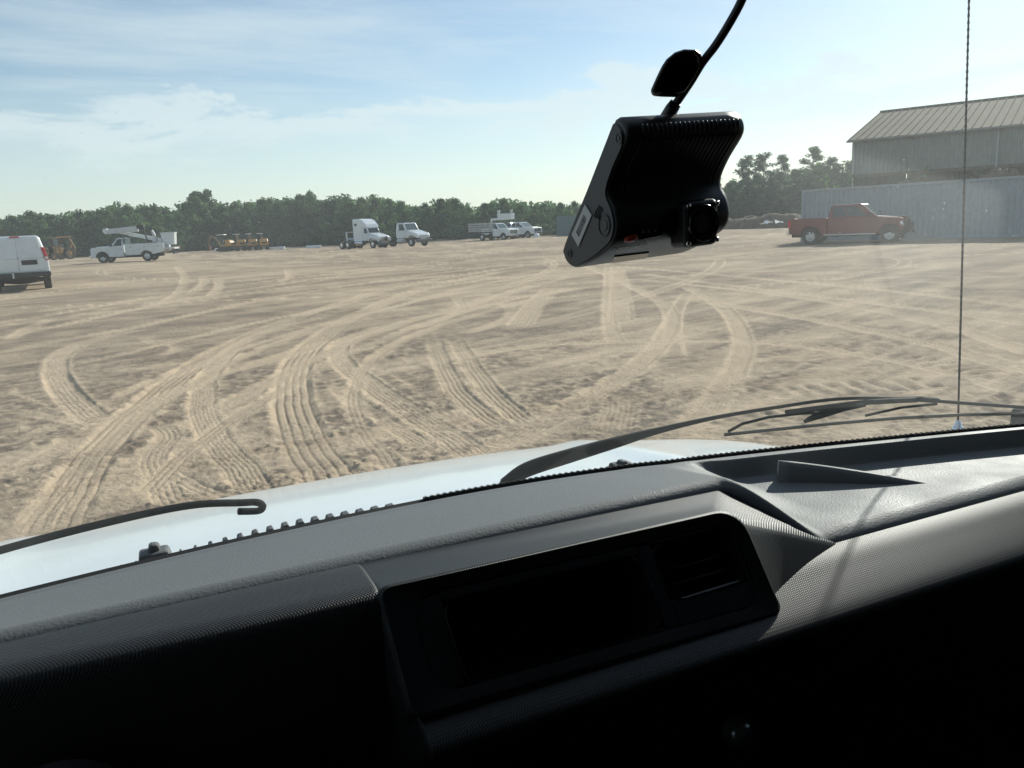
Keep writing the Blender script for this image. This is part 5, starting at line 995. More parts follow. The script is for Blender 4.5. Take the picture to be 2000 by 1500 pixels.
    mb.add([v for r_ in skin for v in r_], [(i*n_+k, i*n_+(k+1) % n_, (i+1)*n_+(k+1) % n_, (i+1)*n_+k) for i in range(len(skin)-1) for k in range(n_)])
    h = mb.build('vent_hood', 'weave_vinyl', dash, smooth=True); uv_planar(h)
    I1 = [face(u, v, -0.004) for u, v in inner]; 
    fm = MB(); fm.add(O3+I1, [(k, (k+1) % n_, n_+(k+1) % n_, n_+k) for k in range(n_)])
    fm.build('bezel', 'hard_plastic', dash, smooth=True)
    def cav(u0, u1, v0, v1, dep, name, r=0.14):
        o = rrect(u0, u1, v0, v1, r); m_ = len(o)
        a = [face(u, v, -0.004) for u, v in o]; b = [face(u, v, -dep) for u, v in o]
        c = MB(); c.add(a+b, [(k, (k+1) % m_, m_+(k+1) % m_, m_+k) for k in range(m_)]+[tuple(range(m_, 2*m_))])
        return c.build(name, 'cavity_plastic', dash, smooth=False)
    cav(0.14, 0.66, 0.22, 0.84, 0.07, 'cubby'); cav(0.70, 0.94, 0.16, 0.66, 0.05, 'air_outlet')
    # face plate around the two openings
    fp = MB()
    for (u0, u1, v0, v1) in ((0.07, 0.14, 0.16, 0.86), (0.66, 0.70, 0.16, 0.86), (0.94, 0.955, 0.16, 0.86), (0.14, 0.66, 0.14, 0.22), (0.70, 0.94, 0.13, 0.16), (0.14, 0.66, 0.84, 0.868), (0.70, 0.94, 0.66, 0.868)):
        q = [(u0, v0), (u1, v0), (u1, v1), (u0, v1)]; fp.hexa([face(u, v, -0.012) for u, v in q], [face(u, v, -0.005) for u, v in q])
    fp.build('face_plate', 'cavity_plastic', dash, bevel=0.002)
    ed = MB(); ed.tube([face(0.137, 0.30, -0.003), face(0.139, 0.6, -0.003), face(0.143, 0.80, -0.003), face(0.152, 0.845, -0.003)], 0.0012, 6); ed.build('cubby_trim', 'hard_plastic', dash, smooth=True); ed = MB(); ed.tube([face(0.635, 0.2, -0.003), face(0.655, 0.3, -0.003), face(0.660, 0.55, -0.003), face(0.655, 0.72, -0.003)], 0.0012, 6)
    ed.build('cubby_trim', 'hard_plastic', dash, smooth=True)
    for k in range(3):
        v = 0.64-0.13*k; s_ = MB(); s_.tube([face(0.71, v+0.015, -0.012-0.004*k), face(0.935, v-0.01, -0.012-0.004*k)], 0.0022, 6, flat=0.5)
        s_.build('air_vane', 'grey_plastic' if k == 0 else 'hard_plastic', dash, smooth=True)
    # lower centre stack with two knobs, instrument gauge
    cs = MB(); cs.hexa([(0.30, 0.72, 0.75), (1.45, 0.72, 0.75), (1.45, 0.80, 0.75), (0.30, 0.80, 0.75)], [(0.30, 0.665, 1.235), (1.45, 0.665, 1.235), (1.45, 0.76, 1.235), (0.30, 0.76, 1.235)])
    cs.build('centre_stack', 'hard_plastic', dash, bevel=0.012)
    for (px, py, r_) in ((1445, 1432, 0.018), (690, 1545, 0.014)):
        p = UY(px, py, 0.655 if px > 1000 else 0.60); k = MB(); k.lathe([(r_, 0.012), (r_, 0.0), (r_*0.93, -0.006), (r_*0.7, -0.010), (0.0001, -0.012)], p, 'y', 24); k.build('knob', 'knob_plastic', dash, smooth=True)
    g0 = UY(115, 1648, 0.66); g = MB(); g.lathe([(0.062, 0.02), (0.062, -0.004), (0.058, -0.006), (0.056, 0.0), (0.0001, 0.0)], g0, 'y', 48); go = g.build('gauge', 'gauge_face', dash, smooth=False)
    tk = MB()
    for k in range(17):
        a = R(150-k*7.5); c0, s0 = math.cos(a), math.sin(a); r0_, r1_ = (0.045, 0.054) if k % 2 == 0 else (0.049, 0.054); w = 0.0008
        tk.hexa([g0+Vector((c0*r0_-s0*w, -0.0005, s0*r0_+c0*w)), g0+Vector((c0*r1_-s0*w, -0.0005, s0*r1_+c0*w)), g0+Vector((c0*r1_+s0*w, -0.0005, s0*r1_-c0*w)), g0+Vector((c0*r0_+s0*w, -0.0005, s0*r0_-c0*w))],
                [g0+Vector((c0*r0_-s0*w, -0.0012, s0*r0_+c0*w)), g0+Vector((c0*r1_-s0*w, -0.0012, s0*r1_+c0*w)), g0+Vector((c0*r1_+s0*w, -0.0012, s0*r1_-c0*w)), g0+Vector((c0*r0_+s0*w, -0.0012, s0*r0_-c0*w))])
    tk.build('tick_marks', 'gauge_print', go)
def uv_planar(o):
    me = o.data; uv = me.uv_layers.new(name='UVMap'); co = me.vertices
    for l in me.loops:
        v = co[l.vertex_index].co; uv.data[l.index].uv = (v.x*10, (v.z*0.75-v.y*0.9)*10)
mat('knob_plastic', (0.30, 0.30, 0.30), 0.22, metal=0.8)
build_dash()

def build_front():
    # rubber gasket with fine teeth along the foot of the glass
    g = MB(); xs = np.linspace(0.30, 1.40, 420)
    for i, x in enumerate(xs):
        y = crest(x)+0.022; w = 0.0010; h = 1.3705-0.006*sm(0.6, 0.75, x)+0.0022*(0.6+0.4*math.sin(i*1.7)); 
        g.hexa([(x-w, y-0.004, 1.345), (x+w, y-0.004, 1.345), (x+w, y+0.012, 1.345), (x-w, y+0.012, 1.345)], [(x-w*0.4, y, h), (x+w*0.4, y, h), (x+w*0.4, y+0.006, h), (x-w*0.4, y+0.006, h)])
    g.tube([(x, crest(x)+0.026, 1.359-0.006*sm(0.6, 0.75, x)) for x in np.linspace(-0.8, 1.3, 60)], 0.010, 8)
    go = g.build('gasket', 'gasket', truck); 
    # cowl louvres standing up behind the pad's edge
    for i in range(26):
        px = 30+i*29.5; 
        if 268 < px < 345: continue
        py = np.interp(px, [0, 270, 575, 800, 1000], [1173, 1103, 1026, 985, 948]); 
        hh = 10 if px < 280 else np.interp(px, [345, 500, 620, 800], [12, 16, 15, 10]); ww = 6 if px < 280 else np.interp(px, [345, 480, 800], [7, 17, 25])
        c = UY(px, py+4, 1.07); t = UY(px, py-hh*0.5, 1.075); s_ = abs(UY(px+ww, py, 1.07).x-c.x)*0.9; b = MB()
        b.hexa([(c.x-s_, 1.062, c.z-0.02), (c.x+s_, 1.062, c.z-0.02), (c.x+s_, 1.09, c.z-0.02), (c.x-s_, 1.09, c.z-0.02)], [(c.x-s_*0.45, 1.066, t.z), (c.x+s_*0.15, 1.066, t.z+0.001), (c.x+s_*0.15, 1.085, t.z), (c.x-s_*0.45, 1.085, t.z-0.001)])
        b.build('cowl_louvre', 'cowl_plastic', truck, bevel=0.0015)
    cw = MB(); cw.grid(lambda u, v: (-0.82+2.14*u, crest(-0.82+2.14*u)+0.04+0.10*v, 1.325-0.02*v), 50, 3); cw.build('cowl', 'cowl_plastic', truck, smooth=True)
    for (px, py, w, h_) in ((305, 1092, 30, 48), (1216, 912, 28, 26)):
        c = UY(px, py, 1.09); k = 1.09/1503*1.12; n = MB()
        n.hexa([(c.x-w*k, 1.07, c.z-h_*k*0.6), (c.x+w*k, 1.07, c.z-h_*k*0.6), (c.x+w*k, 1.11, c.z-h_*k*0.6), (c.x-w*k, 1.11, c.z-h_*k*0.6)], [(c.x-w*k*0.8, 1.075, c.z+h_*k*0.35), (c.x+w*k*0.7, 1.075, c.z+h_*k*0.35), (c.x+w*k*0.7, 1.105, c.z+h_*k*0.35), (c.x-w*k*0.8, 1.105, c.z+h_*k*0.35)])
        n.hexa([(c.x-w*k*0.35, 1.08, c.z+h_*k*0.3), (c.x+w*k*0.3, 1.08, c.z+h_*k*0.3), (c.x+w*k*0.3, 1.10, c.z+h_*k*0.3), (c.x-w*k*0.35, 1.10, c.z+h_*k*0.3)], [(c.x-w*k*0.25, 1.082, c.z+h_*k*0.62), (c.x+w*k*0.25, 1.082, c.z+h_*k*0.58), (c.x+w*k*0.25, 1.098, c.z+h_*k*0.58), (c.x-w*k*0.25, 1.098, c.z+h_*k*0.62)])
        n.build('washer_nozzle', 'cowl_plastic', truck, bevel=0.004)
    # hood: crowned sheet falling away at the front and the sides
    def hf(u, v):
        x = -0.84+2.24*u; xc = (x-0.28)/1.12; y0 = 1.12-0.15*(x-0.28)**2; y1 = 1.86-0.30*abs(xc)**4
        y = y0+(y1-y0)*v; z = 1.285-0.02*v-0.10*v**2-0.11*sm(0.72, 1.0, v)**1.6-0.035*abs(xc)**2-0.14*sm(0.80, 1.0, abs(xc))**1.5
        z += 0.010*math.exp(-((abs(xc)-0.55)/0.05)**2)*sm(0, 0.3, v)
        return (x, y, z)
    hb = MB(); hb.grid(hf, 90, 50); hb.build('hood', 'hood_paint', truck, smooth=True)
    fr = MB(); fr.grid(lambda u, v: (hf(u, 1)[0], hf(u, 1)[1]+0.05*math.sin(v*1.5), hf(u, 1)[2]-0.55*v), 60, 8); fr.build('nose', 'hood_paint', truck, smooth=True)
    for s_ in (0, 1):
        fb = MB(); fb.grid(lambda u, v: (hf(s_, u)[0]+(0.05 if s_ else -0.05)*math.sin(v*1.5), hf(s_, u)[1], hf(s_, u)[2]-0.6*v), 30, 8); fb.build('fender', 'hood_paint', truck, smooth=True)
    # windshield
    def build_glass():
        nu, nv = 300, 170; vs = []; du = []
        wedge = [(1640, 292), (1958, 374), (1955, 432), (1835, 505), (1400, 505), (1395, 440), (1600, 440)]
        def inside(x, y, poly):
            c = False; j = len(poly)-1
            for i in range(len(poly)):
                if (poly[i][1] > y) != (poly[j][1] > y) and x < (poly[j][0]-poly[i][0])*(y-poly[i][1])/(poly[j][1]-poly[i][1])+poly[i][0]: c = not c
                j = i
            return c
        for i in range(nu):
            for j in range(nv):
                x = -0.95+2.52*i/(nu-1); z = 1.30+0.70*j/(nv-1); vs.append((x, glass_y(x, z), z))
        me = bpy.data.meshes.new('windshield'); me.from_pydata(vs, [], [(i*nv+j, (i+1)*nv+j, (i+1)*nv+j+1, i*nv+j+1) for i in range(nu-1) for j in range(nv-1)])
        # wiper-swept fan of the passenger blade, measured on the glass
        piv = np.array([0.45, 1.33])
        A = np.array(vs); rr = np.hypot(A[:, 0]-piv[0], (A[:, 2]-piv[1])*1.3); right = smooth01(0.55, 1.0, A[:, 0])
        film_and_sun = 0.26+0.30*right*smooth01(1.48, 1.68, A[:, 2])+0.25*smooth01(0.60, 0.66, rr)
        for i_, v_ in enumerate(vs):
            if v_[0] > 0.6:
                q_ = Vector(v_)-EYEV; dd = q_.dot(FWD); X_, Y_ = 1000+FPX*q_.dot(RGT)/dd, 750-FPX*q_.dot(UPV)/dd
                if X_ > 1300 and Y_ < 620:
                    line = 305+(X_-1690)*(372-305)/265.; sun_wedge = smooth01(-12, 14, Y_-line)*smooth01(1962, 1950, X_)*smooth01(1370, 1750, X_)*smooth01(640, 430, Y_+max(0, X_-1800)*0.5)
                    film_and_sun[i_] += 0.7*sun_wedge  # sunlit wedge painted onto the dust film as extra opacity
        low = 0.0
        a = me.attributes.new('film_and_sun', 'FLOAT', 'POINT'); a.data.foreach_set('value', film_and_sun+low)
        m = bpy.data.materials.new('windshield_glass'); m.use_nodes = True; MATS['windshield_glass'] = m
        N, L = nodes(m); N.remove(N['Principled BSDF']); out = N['Material Output']
        tr = N.new('ShaderNodeBsdfTransparent'); tr.inputs[0].default_value = (0.895, 0.955, 0.95, 1)
        gl = N.new('ShaderNodeBsdfGlossy'); gl.inputs['Roughness'].default_value = 0.01; gl.inputs[0].default_value = (0.9, 0.95, 0.93, 1)
        fr_ = N.new('ShaderNodeFresnel'); fr_.inputs[0].default_value = 1.45
        m1 = N.new('ShaderNodeMixShader'); L.new(fr_.outputs[0], m1.inputs[0]); L.new(tr.outputs[0], m1.inputs[1]); L.new(gl.outputs[0], m1.inputs[2])
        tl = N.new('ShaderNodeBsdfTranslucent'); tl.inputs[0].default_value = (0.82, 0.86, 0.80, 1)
        tc = N.new('ShaderNodeTexCoord')
        n = N.new('ShaderNodeTexNoise'); n.inputs['Scale'].default_value = 7; n.inputs['Detail'].default_value = 4; n.inputs['Roughness'].default_value = 0.65; L.new(tc.outputs['Object'], n.inputs['Vector'])
        at = N.new('ShaderNodeAttribute'); at.attribute_name = 'film_and_sun'
        def MM(op, a_, b_):
            q = N.new('ShaderNodeMath'); q.operation = op
            for k, v in enumerate((a_, b_)):
                if isinstance(v, (int, float)): q.inputs[k].default_value = v
                else: L.new(v, q.inputs[k])
            return q.outputs[0]
        grain = N.new('ShaderNodeTexNoise'); grain.inputs['Scale'].default_value = 420; grain.inputs['Detail'].default_value = 2; L.new(tc.outputs['Object'], grain.inputs['Vector'])
        vo = N.new('ShaderNodeTexVoronoi'); vo.inputs['Scale'].default_value = 95; L.new(tc.outputs['Object'], vo.inputs['Vector'])
        sp = N.new('ShaderNodeMapRange'); L.new(vo.outputs['Distance'], sp.inputs[0]); sp.inputs[1].default_value = 0.05; sp.inputs[2].default_value = 0.09; sp.inputs[3].default_value = 0.5; sp.inputs[4].default_value = 0.0
        pick = N.new('ShaderNodeTexNoise'); pick.inputs['Scale'].default_value = 16; L.new(tc.outputs['Object'], pick.inputs['Vector'])
        pk = N.new('ShaderNodeMapRange'); L.new(pick.outputs['Fac'], pk.inputs[0]); pk.inputs[1].default_value = 0.54; pk.inputs[2].default_value = 0.60
        base = MM('MULTIPLY', MM('MULTIPLY', at.outputs['Fac'], FILM_AND_SUN), MM('ADD', 0.75, MM('MULTIPLY', n.outputs['Fac'], 0.5)))
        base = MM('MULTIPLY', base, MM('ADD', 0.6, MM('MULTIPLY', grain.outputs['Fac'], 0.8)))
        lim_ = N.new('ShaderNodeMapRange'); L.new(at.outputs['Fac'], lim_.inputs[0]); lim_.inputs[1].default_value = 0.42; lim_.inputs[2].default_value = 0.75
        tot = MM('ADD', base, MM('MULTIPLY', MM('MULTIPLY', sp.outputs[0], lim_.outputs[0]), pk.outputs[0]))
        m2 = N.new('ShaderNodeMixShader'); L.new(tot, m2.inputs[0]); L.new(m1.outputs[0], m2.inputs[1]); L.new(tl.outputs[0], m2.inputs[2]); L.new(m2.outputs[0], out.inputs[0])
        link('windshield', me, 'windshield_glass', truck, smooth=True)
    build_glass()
    # wipers, lying on the outside of the glass
    def on_glass(px, py, off=0.02):
        d = ray(px, py); lo, hi = 0.2, 3.0
        for _ in range(50):
            t = (lo+hi)/2; p = EYEV+d*t
            if p.y < glass_y(p.x, p.z)+off: lo = t
            else: hi = t
        return EYEV+d*lo
    def gl(pts, off=0.02): return [on_glass(x, y, off) for x, y in pts]
    w = MB(); pts = crom([(-120, 1112), (0, 1075), (150, 1035), (300, 1000), (390, 985), (470, 982), (500, 981), (512, 986), (512, 993), (502, 998), (466, 999)], 5)
    w.tube(gl([(x, y) for x, y in pts], 0.015), 0.0052, 8); w.build('wiper_arm', 'wiper_paint', truck, smooth=True)
    w = MB(); P = crom([(985, 945, 20), (1030, 917, 25), (1110, 891, 24), (1200, 865, 19), (1290, 840, 11), (1400, 815, 7), (1520, 795, 6), (1640, 779, 6), (1760, 779, 6), (1880, 787, 6), (2060, 800, 6)], 5)
    w.tube([on_glass(q[0], q[1], 0.05-0.02*min(1, i/25)) for i, q in enumerate(P)], [q[2]*0.00066 for q in P], 8, flat=0.8); arm = w.build('wiper_arm', 'wiper_paint', truck, smooth=True)
    w = MB(); w.tube(gl([(1415, 849), (1520, 838), (1640, 826), (1760, 816), (1880, 810), (2080, 806)], 0.008), 0.0032, 6); bl = w.build('wiper_blade', 'rubber', truck)
    w = MB(); w.tube(gl([(1422, 843), (1450, 828), (1500, 815), (1560, 808), (1600, 806)], 0.014), 0.0028, 6); w.tube(gl([(1535, 806), (1620, 794), (1700, 785), (1790, 781)], 0.018), 0.0050, 6)
    w.tube(gl([(1570, 824), (1600, 810), (1645, 797), (1690, 790)], 0.012), [0.003, 0.008, 0.007, 0.004], 6)
    w.tube(gl([(1690, 812), (1760, 796), (1830, 789)], 0.014), 0.0025, 6); w.build('blade_bridge', 'wiper_paint', bl, smooth=True)
    w = MB(); w.tube(gl([(1700, 783), (1790, 779), (1830, 782)], 0.03), 0.0075, 8, flat=0.7); w.build('blade_clip', 'wiper_paint', arm, smooth=True)
    # whip antenna on the far fender
    a0, a1 = UX(1871, 830, 1.70), UX(1893, -14, 1.70); an = MB(); an.tube([a0, a1], [0.0023, 0.0019], 8)
    for k in range(60):
        q = a0.lerp(a1, 0.1+k/66); an.tube([q, q+(a1-a0).normalized()*0.006], 0.0026, 6)
    ao = an.build('antenna', 'black_trim', truck, smooth=True); an = MB(); an.lathe([(0.0001, 0.012), (0.006, 0.010), (0.008, 0.0), (0.013, -0.004), (0.013, -0.02)], a0, 'z', 14); an.build('antenna_base', 'chrome', ao, smooth=True); an = MB(); an.tube([a0+Vector((0, 0, -0.02)), a0+Vector((-0.12, 0.0, -0.03)), a0+Vector((-0.36, 0.02, -0.12))], 0.012, 8); an.build('antenna_bracket', 'black_trim', ao, smooth=True)
    # cab shell behind and around the viewer
    s_ = MB(); f0 = lambda u, v, z: (-1.0+2.62*u, -1.32+(glass_y(-1.0+2.62*u, 1.99)+0.03+1.32)*v, z+0.03*math.sin(3.14*u)-0.04*v**6); s_.grid(lambda u, v: f0(u, v, 2.0), 24, 12); s_.grid(lambda u, v: f0(u, v, 2.06), 24, 12); s_.build('roof', 'headliner', truck, smooth=True)
    s_ = MB(); s_.box(-0.97, 1.60, -1.34, -1.3, 0.4, 2.14); s_.build('rear_wall', 'headliner', truck)
    s_ = MB(); s_.box(-0.97, 1.60, -1.3, 1.1, 0.40, 0.45); s_.build('cab_floor', 'hard_plastic', truck)
    s_ = MB(); s_.box(-0.95, 1.52, 0.98, 1.02, 0.45, 1.26); s_.build('firewall', 'hard_plastic', truck)
    for x, nm in ((-0.97, 'door'), (1.53, 'door')):
        s_ = MB(); s_.box(x, x+0.05, -1.3, 0.98, 0.42, 1.34); s_.box(x, x+0.05, -1.3, -0.15, 1.34, 2.09); s_.build(nm, 'headliner', truck, bevel=0.01)
        s_ = MB(); s_.tube([(x+0.02, glass_y(x, 1.28)-0.01, 1.28), (x+0.02, glass_y(x, 1.7)-0.01, 1.7), (x+0.02, glass_y(x, 2.1)-0.01, 2.1)], 0.032, 10); s_.build('windshield_pillar', 'headliner', truck, smooth=True)
    gm = bpy.data.materials.new('dimming_glass'); gm.use_nodes = True; MATS['dimming_glass'] = gm; N, L = nodes(gm); N.remove(N['Principled BSDF'])
    t_ = N.new('ShaderNodeBsdfTransparent'); t_.inputs[0].default_value = (0.30, 0.33, 0.32, 1); g_ = N.new('ShaderNodeBsdfGlossy'); g_.inputs['Roughness'].default_value = 0.02; x_ = N.new('ShaderNodeMixShader'); x_.inputs[0].default_value = 0.05
    L.new(t_.outputs[0], x_.inputs[1]); L.new(g_.outputs[0], x_.inputs[2]); L.new(x_.outputs[0], N['Material Output'].inputs[0])
    for x in (-0.95, 1.55):
        s_ = MB(); s_.add([(x, -0.15, 1.34), (x, 0.80, 1.34), (x, 0.25, 2.09), (x, -0.15, 2.09)], [(0, 1, 2, 3)]); s_.build('dimming_side_glass', 'dimming_glass', truck)  # unseen panes, added with a dark tint to dim the dash
    wm = MB(); wm.box(-0.5, 0.0, -0.55, -0.1, 0.75, 0.95); wm.box(-0.5, 0.0, -0.65, -0.52, 0.95, 1.55); wm.build('seat', 'hard_plastic', truck, bevel=0.04)
FILM_AND_SUN = 0.066
build_front()

# ------------------------------------------------------------------ dash camera stuck to the glass, its lead and the sensor pod
mat('camera_black', (0.018, 0.019, 0.021), 0.40); mat('camera_side', (0.045, 0.05, 0.055), 0.5); mat('camera_gloss', (0.008, 0.008, 0.009), 0.18)
mat('label_paper', (0.62, 0.62, 0.58), 0.6); mat('ink', (0.04, 0.04, 0.045), 0.6); mat('camera_print', (0.6, 0.61, 0.61), 0.5); mat('red_button', (0.55, 0.06, 0.03), 0.4)
def build_dashcam():
    X0, X1 = 0.42, 0.563; TILT = 0.055
    pix = [(1205, 229), (1150, 360), (1100, 478), (1098, 500), (1106, 516), (1122, 523), (1150, 512), (1176, 494), (1194, 478), (1202, 462), (1205, 440), (1199, 410), (1188, 384), (1188, 362), (1202, 322), (1222, 280), (1226, 258), (1221, 240), (1212, 230)]
    P2 = [UX(x, y, X0) for x, y in pix]; prof = crom([(p.y, p.z) for p in P2]+[(P2[0].y, P2[0].z)], 3)[:-1]
    root = empty('dash_camera', (X0, float(prof[:, 0].mean()), float(prof[:, 1].mean()))); o0 = root.location.copy()
    tag(root, 'black ribbed dash camera hanging on the windshield with barcode sticker and lens block', 'dash camera')
    def pt(x, y, z): return (x-o0.x, y-o0.y, z+TILT*(x-X0)-o0.z)
    n = len(prof); xs = [X0, X0+0.004]+list(np.linspace(X0+0.03, X1-0.02, 3))+[X1-0.004, X1]; c = prof.mean(0); mb = MB(); rows = []
    for k, x in enumerate(xs):
        s_ = 0.94 if k in (0, len(xs)-1) else 1.0
        rows.append([pt(x, c[0]+(p[0]-c[0])*(s_ if k in (0, len(xs)-1) else 1), c[1]+(p[1]-c[1])*(0.97 if s_ < 1 else 1)) for p in prof])
    mb.add([v for r_ in rows for v in r_], [(i*n+j, (i+1)*n+j, (i+1)*n+(j+1) % n, i*n+(j+1) % n) for i in range(len(rows)-1) for j in range(n)]+[tuple(range(n)), tuple(range(len(xs)*n-1, (len(xs)-1)*n-1, -1))])
    body = mb.build('housing', 'camera_black', root, smooth=False)
    for p in body.data.polygons: p.use_smooth = len(p.vertices) == 4
    body.data.update()
    # side plate
    sp = MB(); q = [pt(X0-0.0018, c[0]+(p[0]-c[0])*0.86, c[1]+(p[1]-c[1])*0.93) for p in prof]; q2 = [pt(X0+0.001, c[0]+(p[0]-c[0])*0.88, c[1]+(p[1]-c[1])*0.945) for p in prof]
    sp.add(q+q2, [tuple(range(n))]+[(j, (j+1) % n, n+(j+1) % n, n+j) for j in range(n)]); side = sp.build('side_plate', 'camera_side', root)
    def sd(px, py, off=0.0): p = UX(px, py, X0-0.002-off); return Vector(pt(p.x, p.y, p.z-TILT*(p.x-X0)))
    for px, py, r_ in ((1209, 270, 0.0058), (1113, 495, 0.0052)):
        s_ = MB(); cc = sd(px, py); s_.lathe([(r_, 0.001), (r_, -0.0006), (r_*0.8, -0.0006), (r_*0.75, 0.0), (r_*0.4, 0.0), (r_*0.36, -0.0007), (0.0001, -0.0007)], cc, 'x', 20); s_.build('screw_cap', 'camera_black', side, smooth=False)
    s_ = MB(); cc = sd(1181, 440); s_.lathe([(0.0115, 0.001), (0.0115, -0.0006), (0.0105, -0.0012), (0.0104, -0.0003), (0.0060, -0.0003), (0.0056, -0.0010), (0.0001, -0.0010)], cc, 'x', 28); s_.build('round_button', 'camera_side', side)
    for k in range(3):
        s_ = MB(); s_.tube([sd(1161+k*4.2, 424+k*2.5, 0.0003), sd(1163+k*4, 413+k*2.5, 0.0003), sd(1170+k*3.4, 402+k*3, 0.0003)], 0.0007, 5); s_.build('sound_slot', 'ink', side)
    lb = [sd(1143, 399, 0.0004), sd(1156, 420, 0.0004), sd(1130, 482, 0.0004), sd(1117, 458, 0.0004)]; lb2 = [v+Vector((-0.0005, 0, 0)) for v in lb]
    s_ = MB(); s_.hexa(lb, lb2); sticker = s_.build('barcode_sticker', 'label_paper', side)
    s_ = MB(); rr = random.Random(3); v = 0.22
    while v < 0.80:
        w = rr.choice([0.012, 0.02, 0.035]); A, B, C_, D = lb2; f = lambda u_, v_: (A*(1-u_)+B*u_)*(1-v_)+(D*(1-u_)+C_*u_)*v_
        q = [f(0.30, v), f(0.72, v), f(0.72, v+w), f(0.30, v+w)]; s_.hexa([k+Vector((0.0001, 0, 0)) for k in q], [k+Vector((-0.0002, 0, 0)) for k in q]); v += w+rr.choice([0.015, 0.025])
    s_.build('barcode', 'ink', sticker)
    # cooling ribs down the cabin side
    ribp = [(p[0], p[1]) for p in prof if p[0] < 0.70 and 1.775 < p[1] < 1.838]; ribp.sort(key=lambda t: t[1])
    for k in range(22):
        x = X0+0.018+k*0.0055; s_ = MB(); s_.tube([pt(x, a+0.0003, b) for a, b in ribp], 0.0012, 5); s_.build('cooling_rib', 'camera_black', root, smooth=True)
    # lens block
    lx0, lx1 = 0.495, 0.539; F_ = [(p[0], p[1]) for p in prof]
    ly = min(p[0] for p in F_ if p[1] < 1.76)-0.012; zc = 1.737
    s_ = MB(); s_.hexa([pt(lx0, ly+0.03, zc-0.025), pt(lx1, ly+0.03, zc-0.025), pt(lx1, ly+0.03, zc+0.025), pt(lx0, ly+0.03, zc+0.025)], [pt(lx0+0.001, ly, zc-0.0235), pt(lx1-0.001, ly, zc-0.0235), pt(lx1-0.001, ly, zc+0.0235), pt(lx0+0.001, ly, zc+0.0235)]); blk = s_.build('lens_block', 'camera_black', root, bevel=0.006, seg=3)
    cc = pt((lx0+lx1)/2, ly, zc); s_ = MB(); s_.lathe([(0.0190, 0.002), (0.0190, -0.003), (0.0180, -0.004), (0.0175, -0.001), (0.0135, 0.001), (0.0125, -0.002), (0.0085, 0.002), (0.0001, 0.003)], cc, 'y', 36); ln = s_.build('lens', 'camera_gloss', blk, smooth=True)
    for dx in (-1, 1):
        for dz in (-1, 1):
            s_ = MB(); q = pt((lx0+lx1)/2+dx*0.0182, ly, zc+dz*0.0188); s_.lathe([(0.0026, 0.001), (0.0026, -0.0008), (0.0016, -0.0016), (0.0001, -0.0018)], q, 'y', 12); s_.build('screw', 'chrome', blk, smooth=True)
    # indicator strip, red button, icons and the maker's lettering low on the cabin side
    def front(px, py, off=0.0008):
        d = ray(px, py); lo, hi = 0.3, 1.2; best = None
        for t in np.linspace(0.55, 1.1, 1200):
            p = EYEV+d*float(t); zz = p.z-TILT*(p.x-X0); 
            cand = [a for (a, b), (a2, b2) in zip(F_, F_[1:]+F_[:1]) for a in [a+(a2-a)*((zz-b)/(b2-b) if abs(b2-b) > 1e-9 else 0)] if min(b, b2) <= zz <= max(b, b2)]
            if cand and p.y >= min(cand)-off: return Vector((p.x, p.y, p.z))-o0
        return EYEV+d*0.85-o0
    def strip(name, pts, r_, m_, flat=0.35):
        s_ = MB(); s_.tube([front(x, y) for x, y in pts], r_, 8, flat=flat); return s_.build(name, m_, root, smooth=True)
    strip('red_button', [(1219, 469), (1226, 466), (1235, 464), (1243, 462)], [0.003, 0.0054, 0.0056, 0.0036], 'red_button', 0.75)
    strip('indicator_strip', [(1246, 467), (1262, 464), (1280, 461), (1292, 457)], 0.0034, 'camera_gloss', 0.4)
    for k, (x, y) in enumerate(((1257, 452), (1268, 451), (1279, 450))):
        q = [front(x-3, y+3), front(x+3, y+2), front(x+(3 if k == 2 else 0), y-3)]; s_ = MB(); s_.tube(q+[q[0]], 0.00035, 4); s_.build('icon', 'camera_print', root)
    # lettering on the lower lip
    cu = bpy.data.curves.new('lettering', 'FONT'); cu.body = 'XIRGO'; cu.size = 0.0135; cu.extrude = 0.0001; cu.align_x = 'CENTER'
    to = bpy.data.objects.new('tmp', cu); COL.objects.link(to); bpy.context.view_layer.update()
    me = bpy.data.meshes.new_from_object(to.evaluated_get(bpy.context.evaluated_depsgraph_get())); bpy.data.objects.remove(to)
    a, b = front(1203, 489), front(1248, 482); ex = (b-a).normalized(); up = (front(1226, 476)-front(1226, 492)).normalized(); up = (up-ex*up.dot(ex)).normalized(); nz = ex.cross(up)
    M_ = Matrix(((ex.x, up.x, nz.x, (a.x+b.x)/2), (ex.y, up.y, nz.y, (a.y+b.y)/2), (ex.z, up.z, nz.z, (a.z+b.z)/2), (0, 0, 0, 1))); me.transform(Matrix.Translation((nz if nz.y < 0 else -nz)*0.0012) @ M_)
    link('lettering', me, 'camera_print', root)
    # card door underneath
    q = [front(1195, 512, 0.001), front(1262, 503, 0.001), front(1268, 492, 0.001), front(1200, 500, 0.001)]
    s_ = MB(); nn = (q[1]-q[0]).cross(q[3]-q[0]).normalized(); nn = -nn if nn.y > 0 else nn
    s_.hexa([k-nn*0.002 for k in q], [k+nn*0.0012 for k in q]); s_.build('card_door', 'camera_gloss', root, bevel=0.0006)
    # lead
    def G_(px, py, off=-0.012):
        d = ray(px, py); lo, hi = 0.2, 2.0
        for _ in range(40):
            t = (lo+hi)/2; p = EYEV+d*t
            if p.y < glass_y(p.x, p.z)+off: lo = t
            else: hi = t
        return EYEV+d*lo
    lead = empty('power_lead', G_(1310, 222)); tag(lead, 'black cable running from the dash camera up out of frame', 'cable'); l0 = lead.location
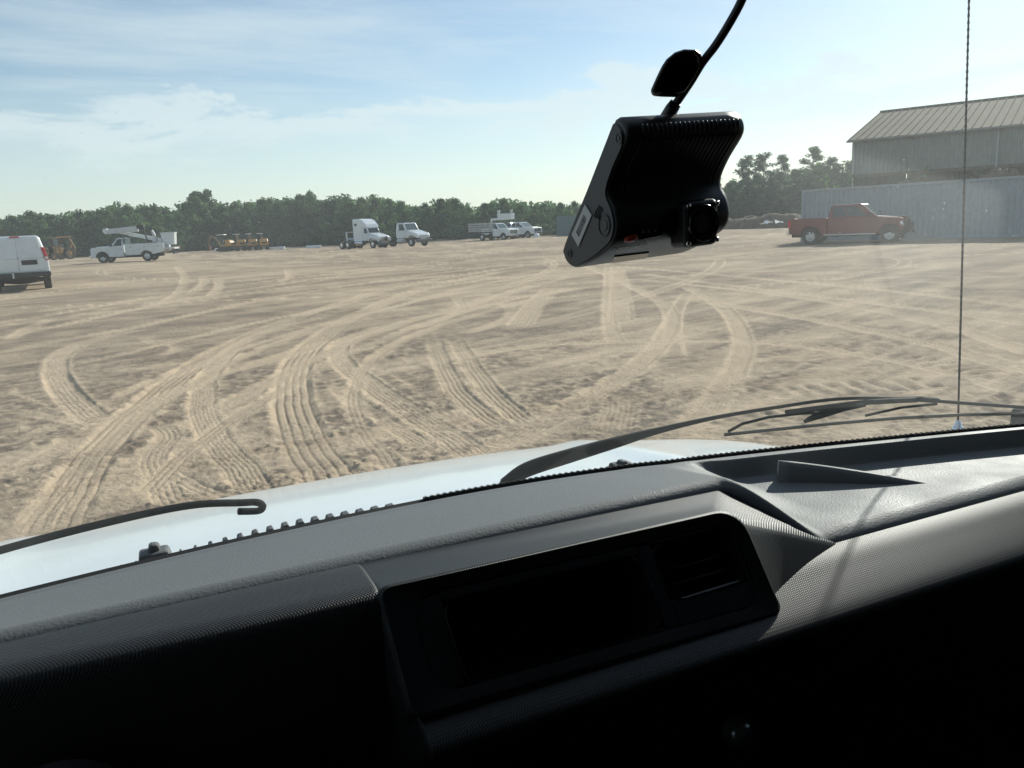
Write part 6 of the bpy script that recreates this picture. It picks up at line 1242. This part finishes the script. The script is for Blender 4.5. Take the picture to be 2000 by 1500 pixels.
    s_ = MB(); s_.tube([G_(x, y)-l0 for x, y in crom([(1304, 226), (1318, 205), (1330, 188), (1350, 158), (1372, 122), (1398, 88), (1425, 45), (1448, 2), (1466, -45)], 5)], 0.0042, 10); s_.build('cable', 'camera_black', lead, smooth=True)
    s_ = MB(); s_.tube([G_(x, y)-l0 for x, y in [(1302, 230), (1312, 213), (1320, 201)]], [0.0075, 0.0072, 0.0062], 10); s_.build('plug', 'camera_black', lead, smooth=True)
    pod = empty('sensor_pod', G_(1320, 150)); tag(pod, 'small black fin-shaped sensor pod on the glass above the dash camera', 'sensor pod'); p0_ = pod.location
    out_ = [(1270, 178), (1275, 188), (1290, 189), (1325, 190), (1340, 186), (1350, 172), (1364, 150), (1375, 125), (1368, 103), (1360, 97), (1336, 96), (1318, 102), (1302, 115), (1292, 130), (1280, 155)]
    a = [G_(x, y, -0.001)-p0_ for x, y in out_]; cx_, cy_ = np.mean(out_, 0); b = [G_(x, y, -0.013)-p0_ for x, y in out_]; c3 = [G_(cx_+(x-cx_)*0.82, cy_+(y-cy_)*0.80, -0.018)-p0_ for x, y in out_]; m_ = len(a); s_ = MB()
    s_.add(a+b+c3, [tuple(range(m_))]+[(j, (j+1) % m_, m_+(j+1) % m_, m_+j) for j in range(m_)]+[(m_+j, m_+(j+1) % m_, 2*m_+(j+1) % m_, 2*m_+j) for j in range(m_)]+[tuple(range(2*m_, 3*m_))]); s_.build('pod_shell', 'camera_gloss', pod, bevel=0.002)
build_dashcam()

# ------------------------------------------------------------------ morning haze over the yard
def haze():
    m = bpy.data.materials.new('haze'); m.use_nodes = True; MATS['haze'] = m; N, L = nodes(m); N.remove(N['Principled BSDF'])
    v = N.new('ShaderNodeVolumePrincipled'); v.inputs['Color'].default_value = (0.86, 0.93, 0.97, 1); v.inputs['Density'].default_value = 0.0008; v.inputs['Anisotropy'].default_value = 0.2
    L.new(v.outputs[0], N['Material Output'].inputs['Volume'])
    b = MB(); b.box(-3700, 3700, -3700, 3700, -1.3, 16.0); o = b.build('haze', 'haze', None); tag(o, 'thin pale morning haze over the yard', 'haze', kind='stuff')
haze()
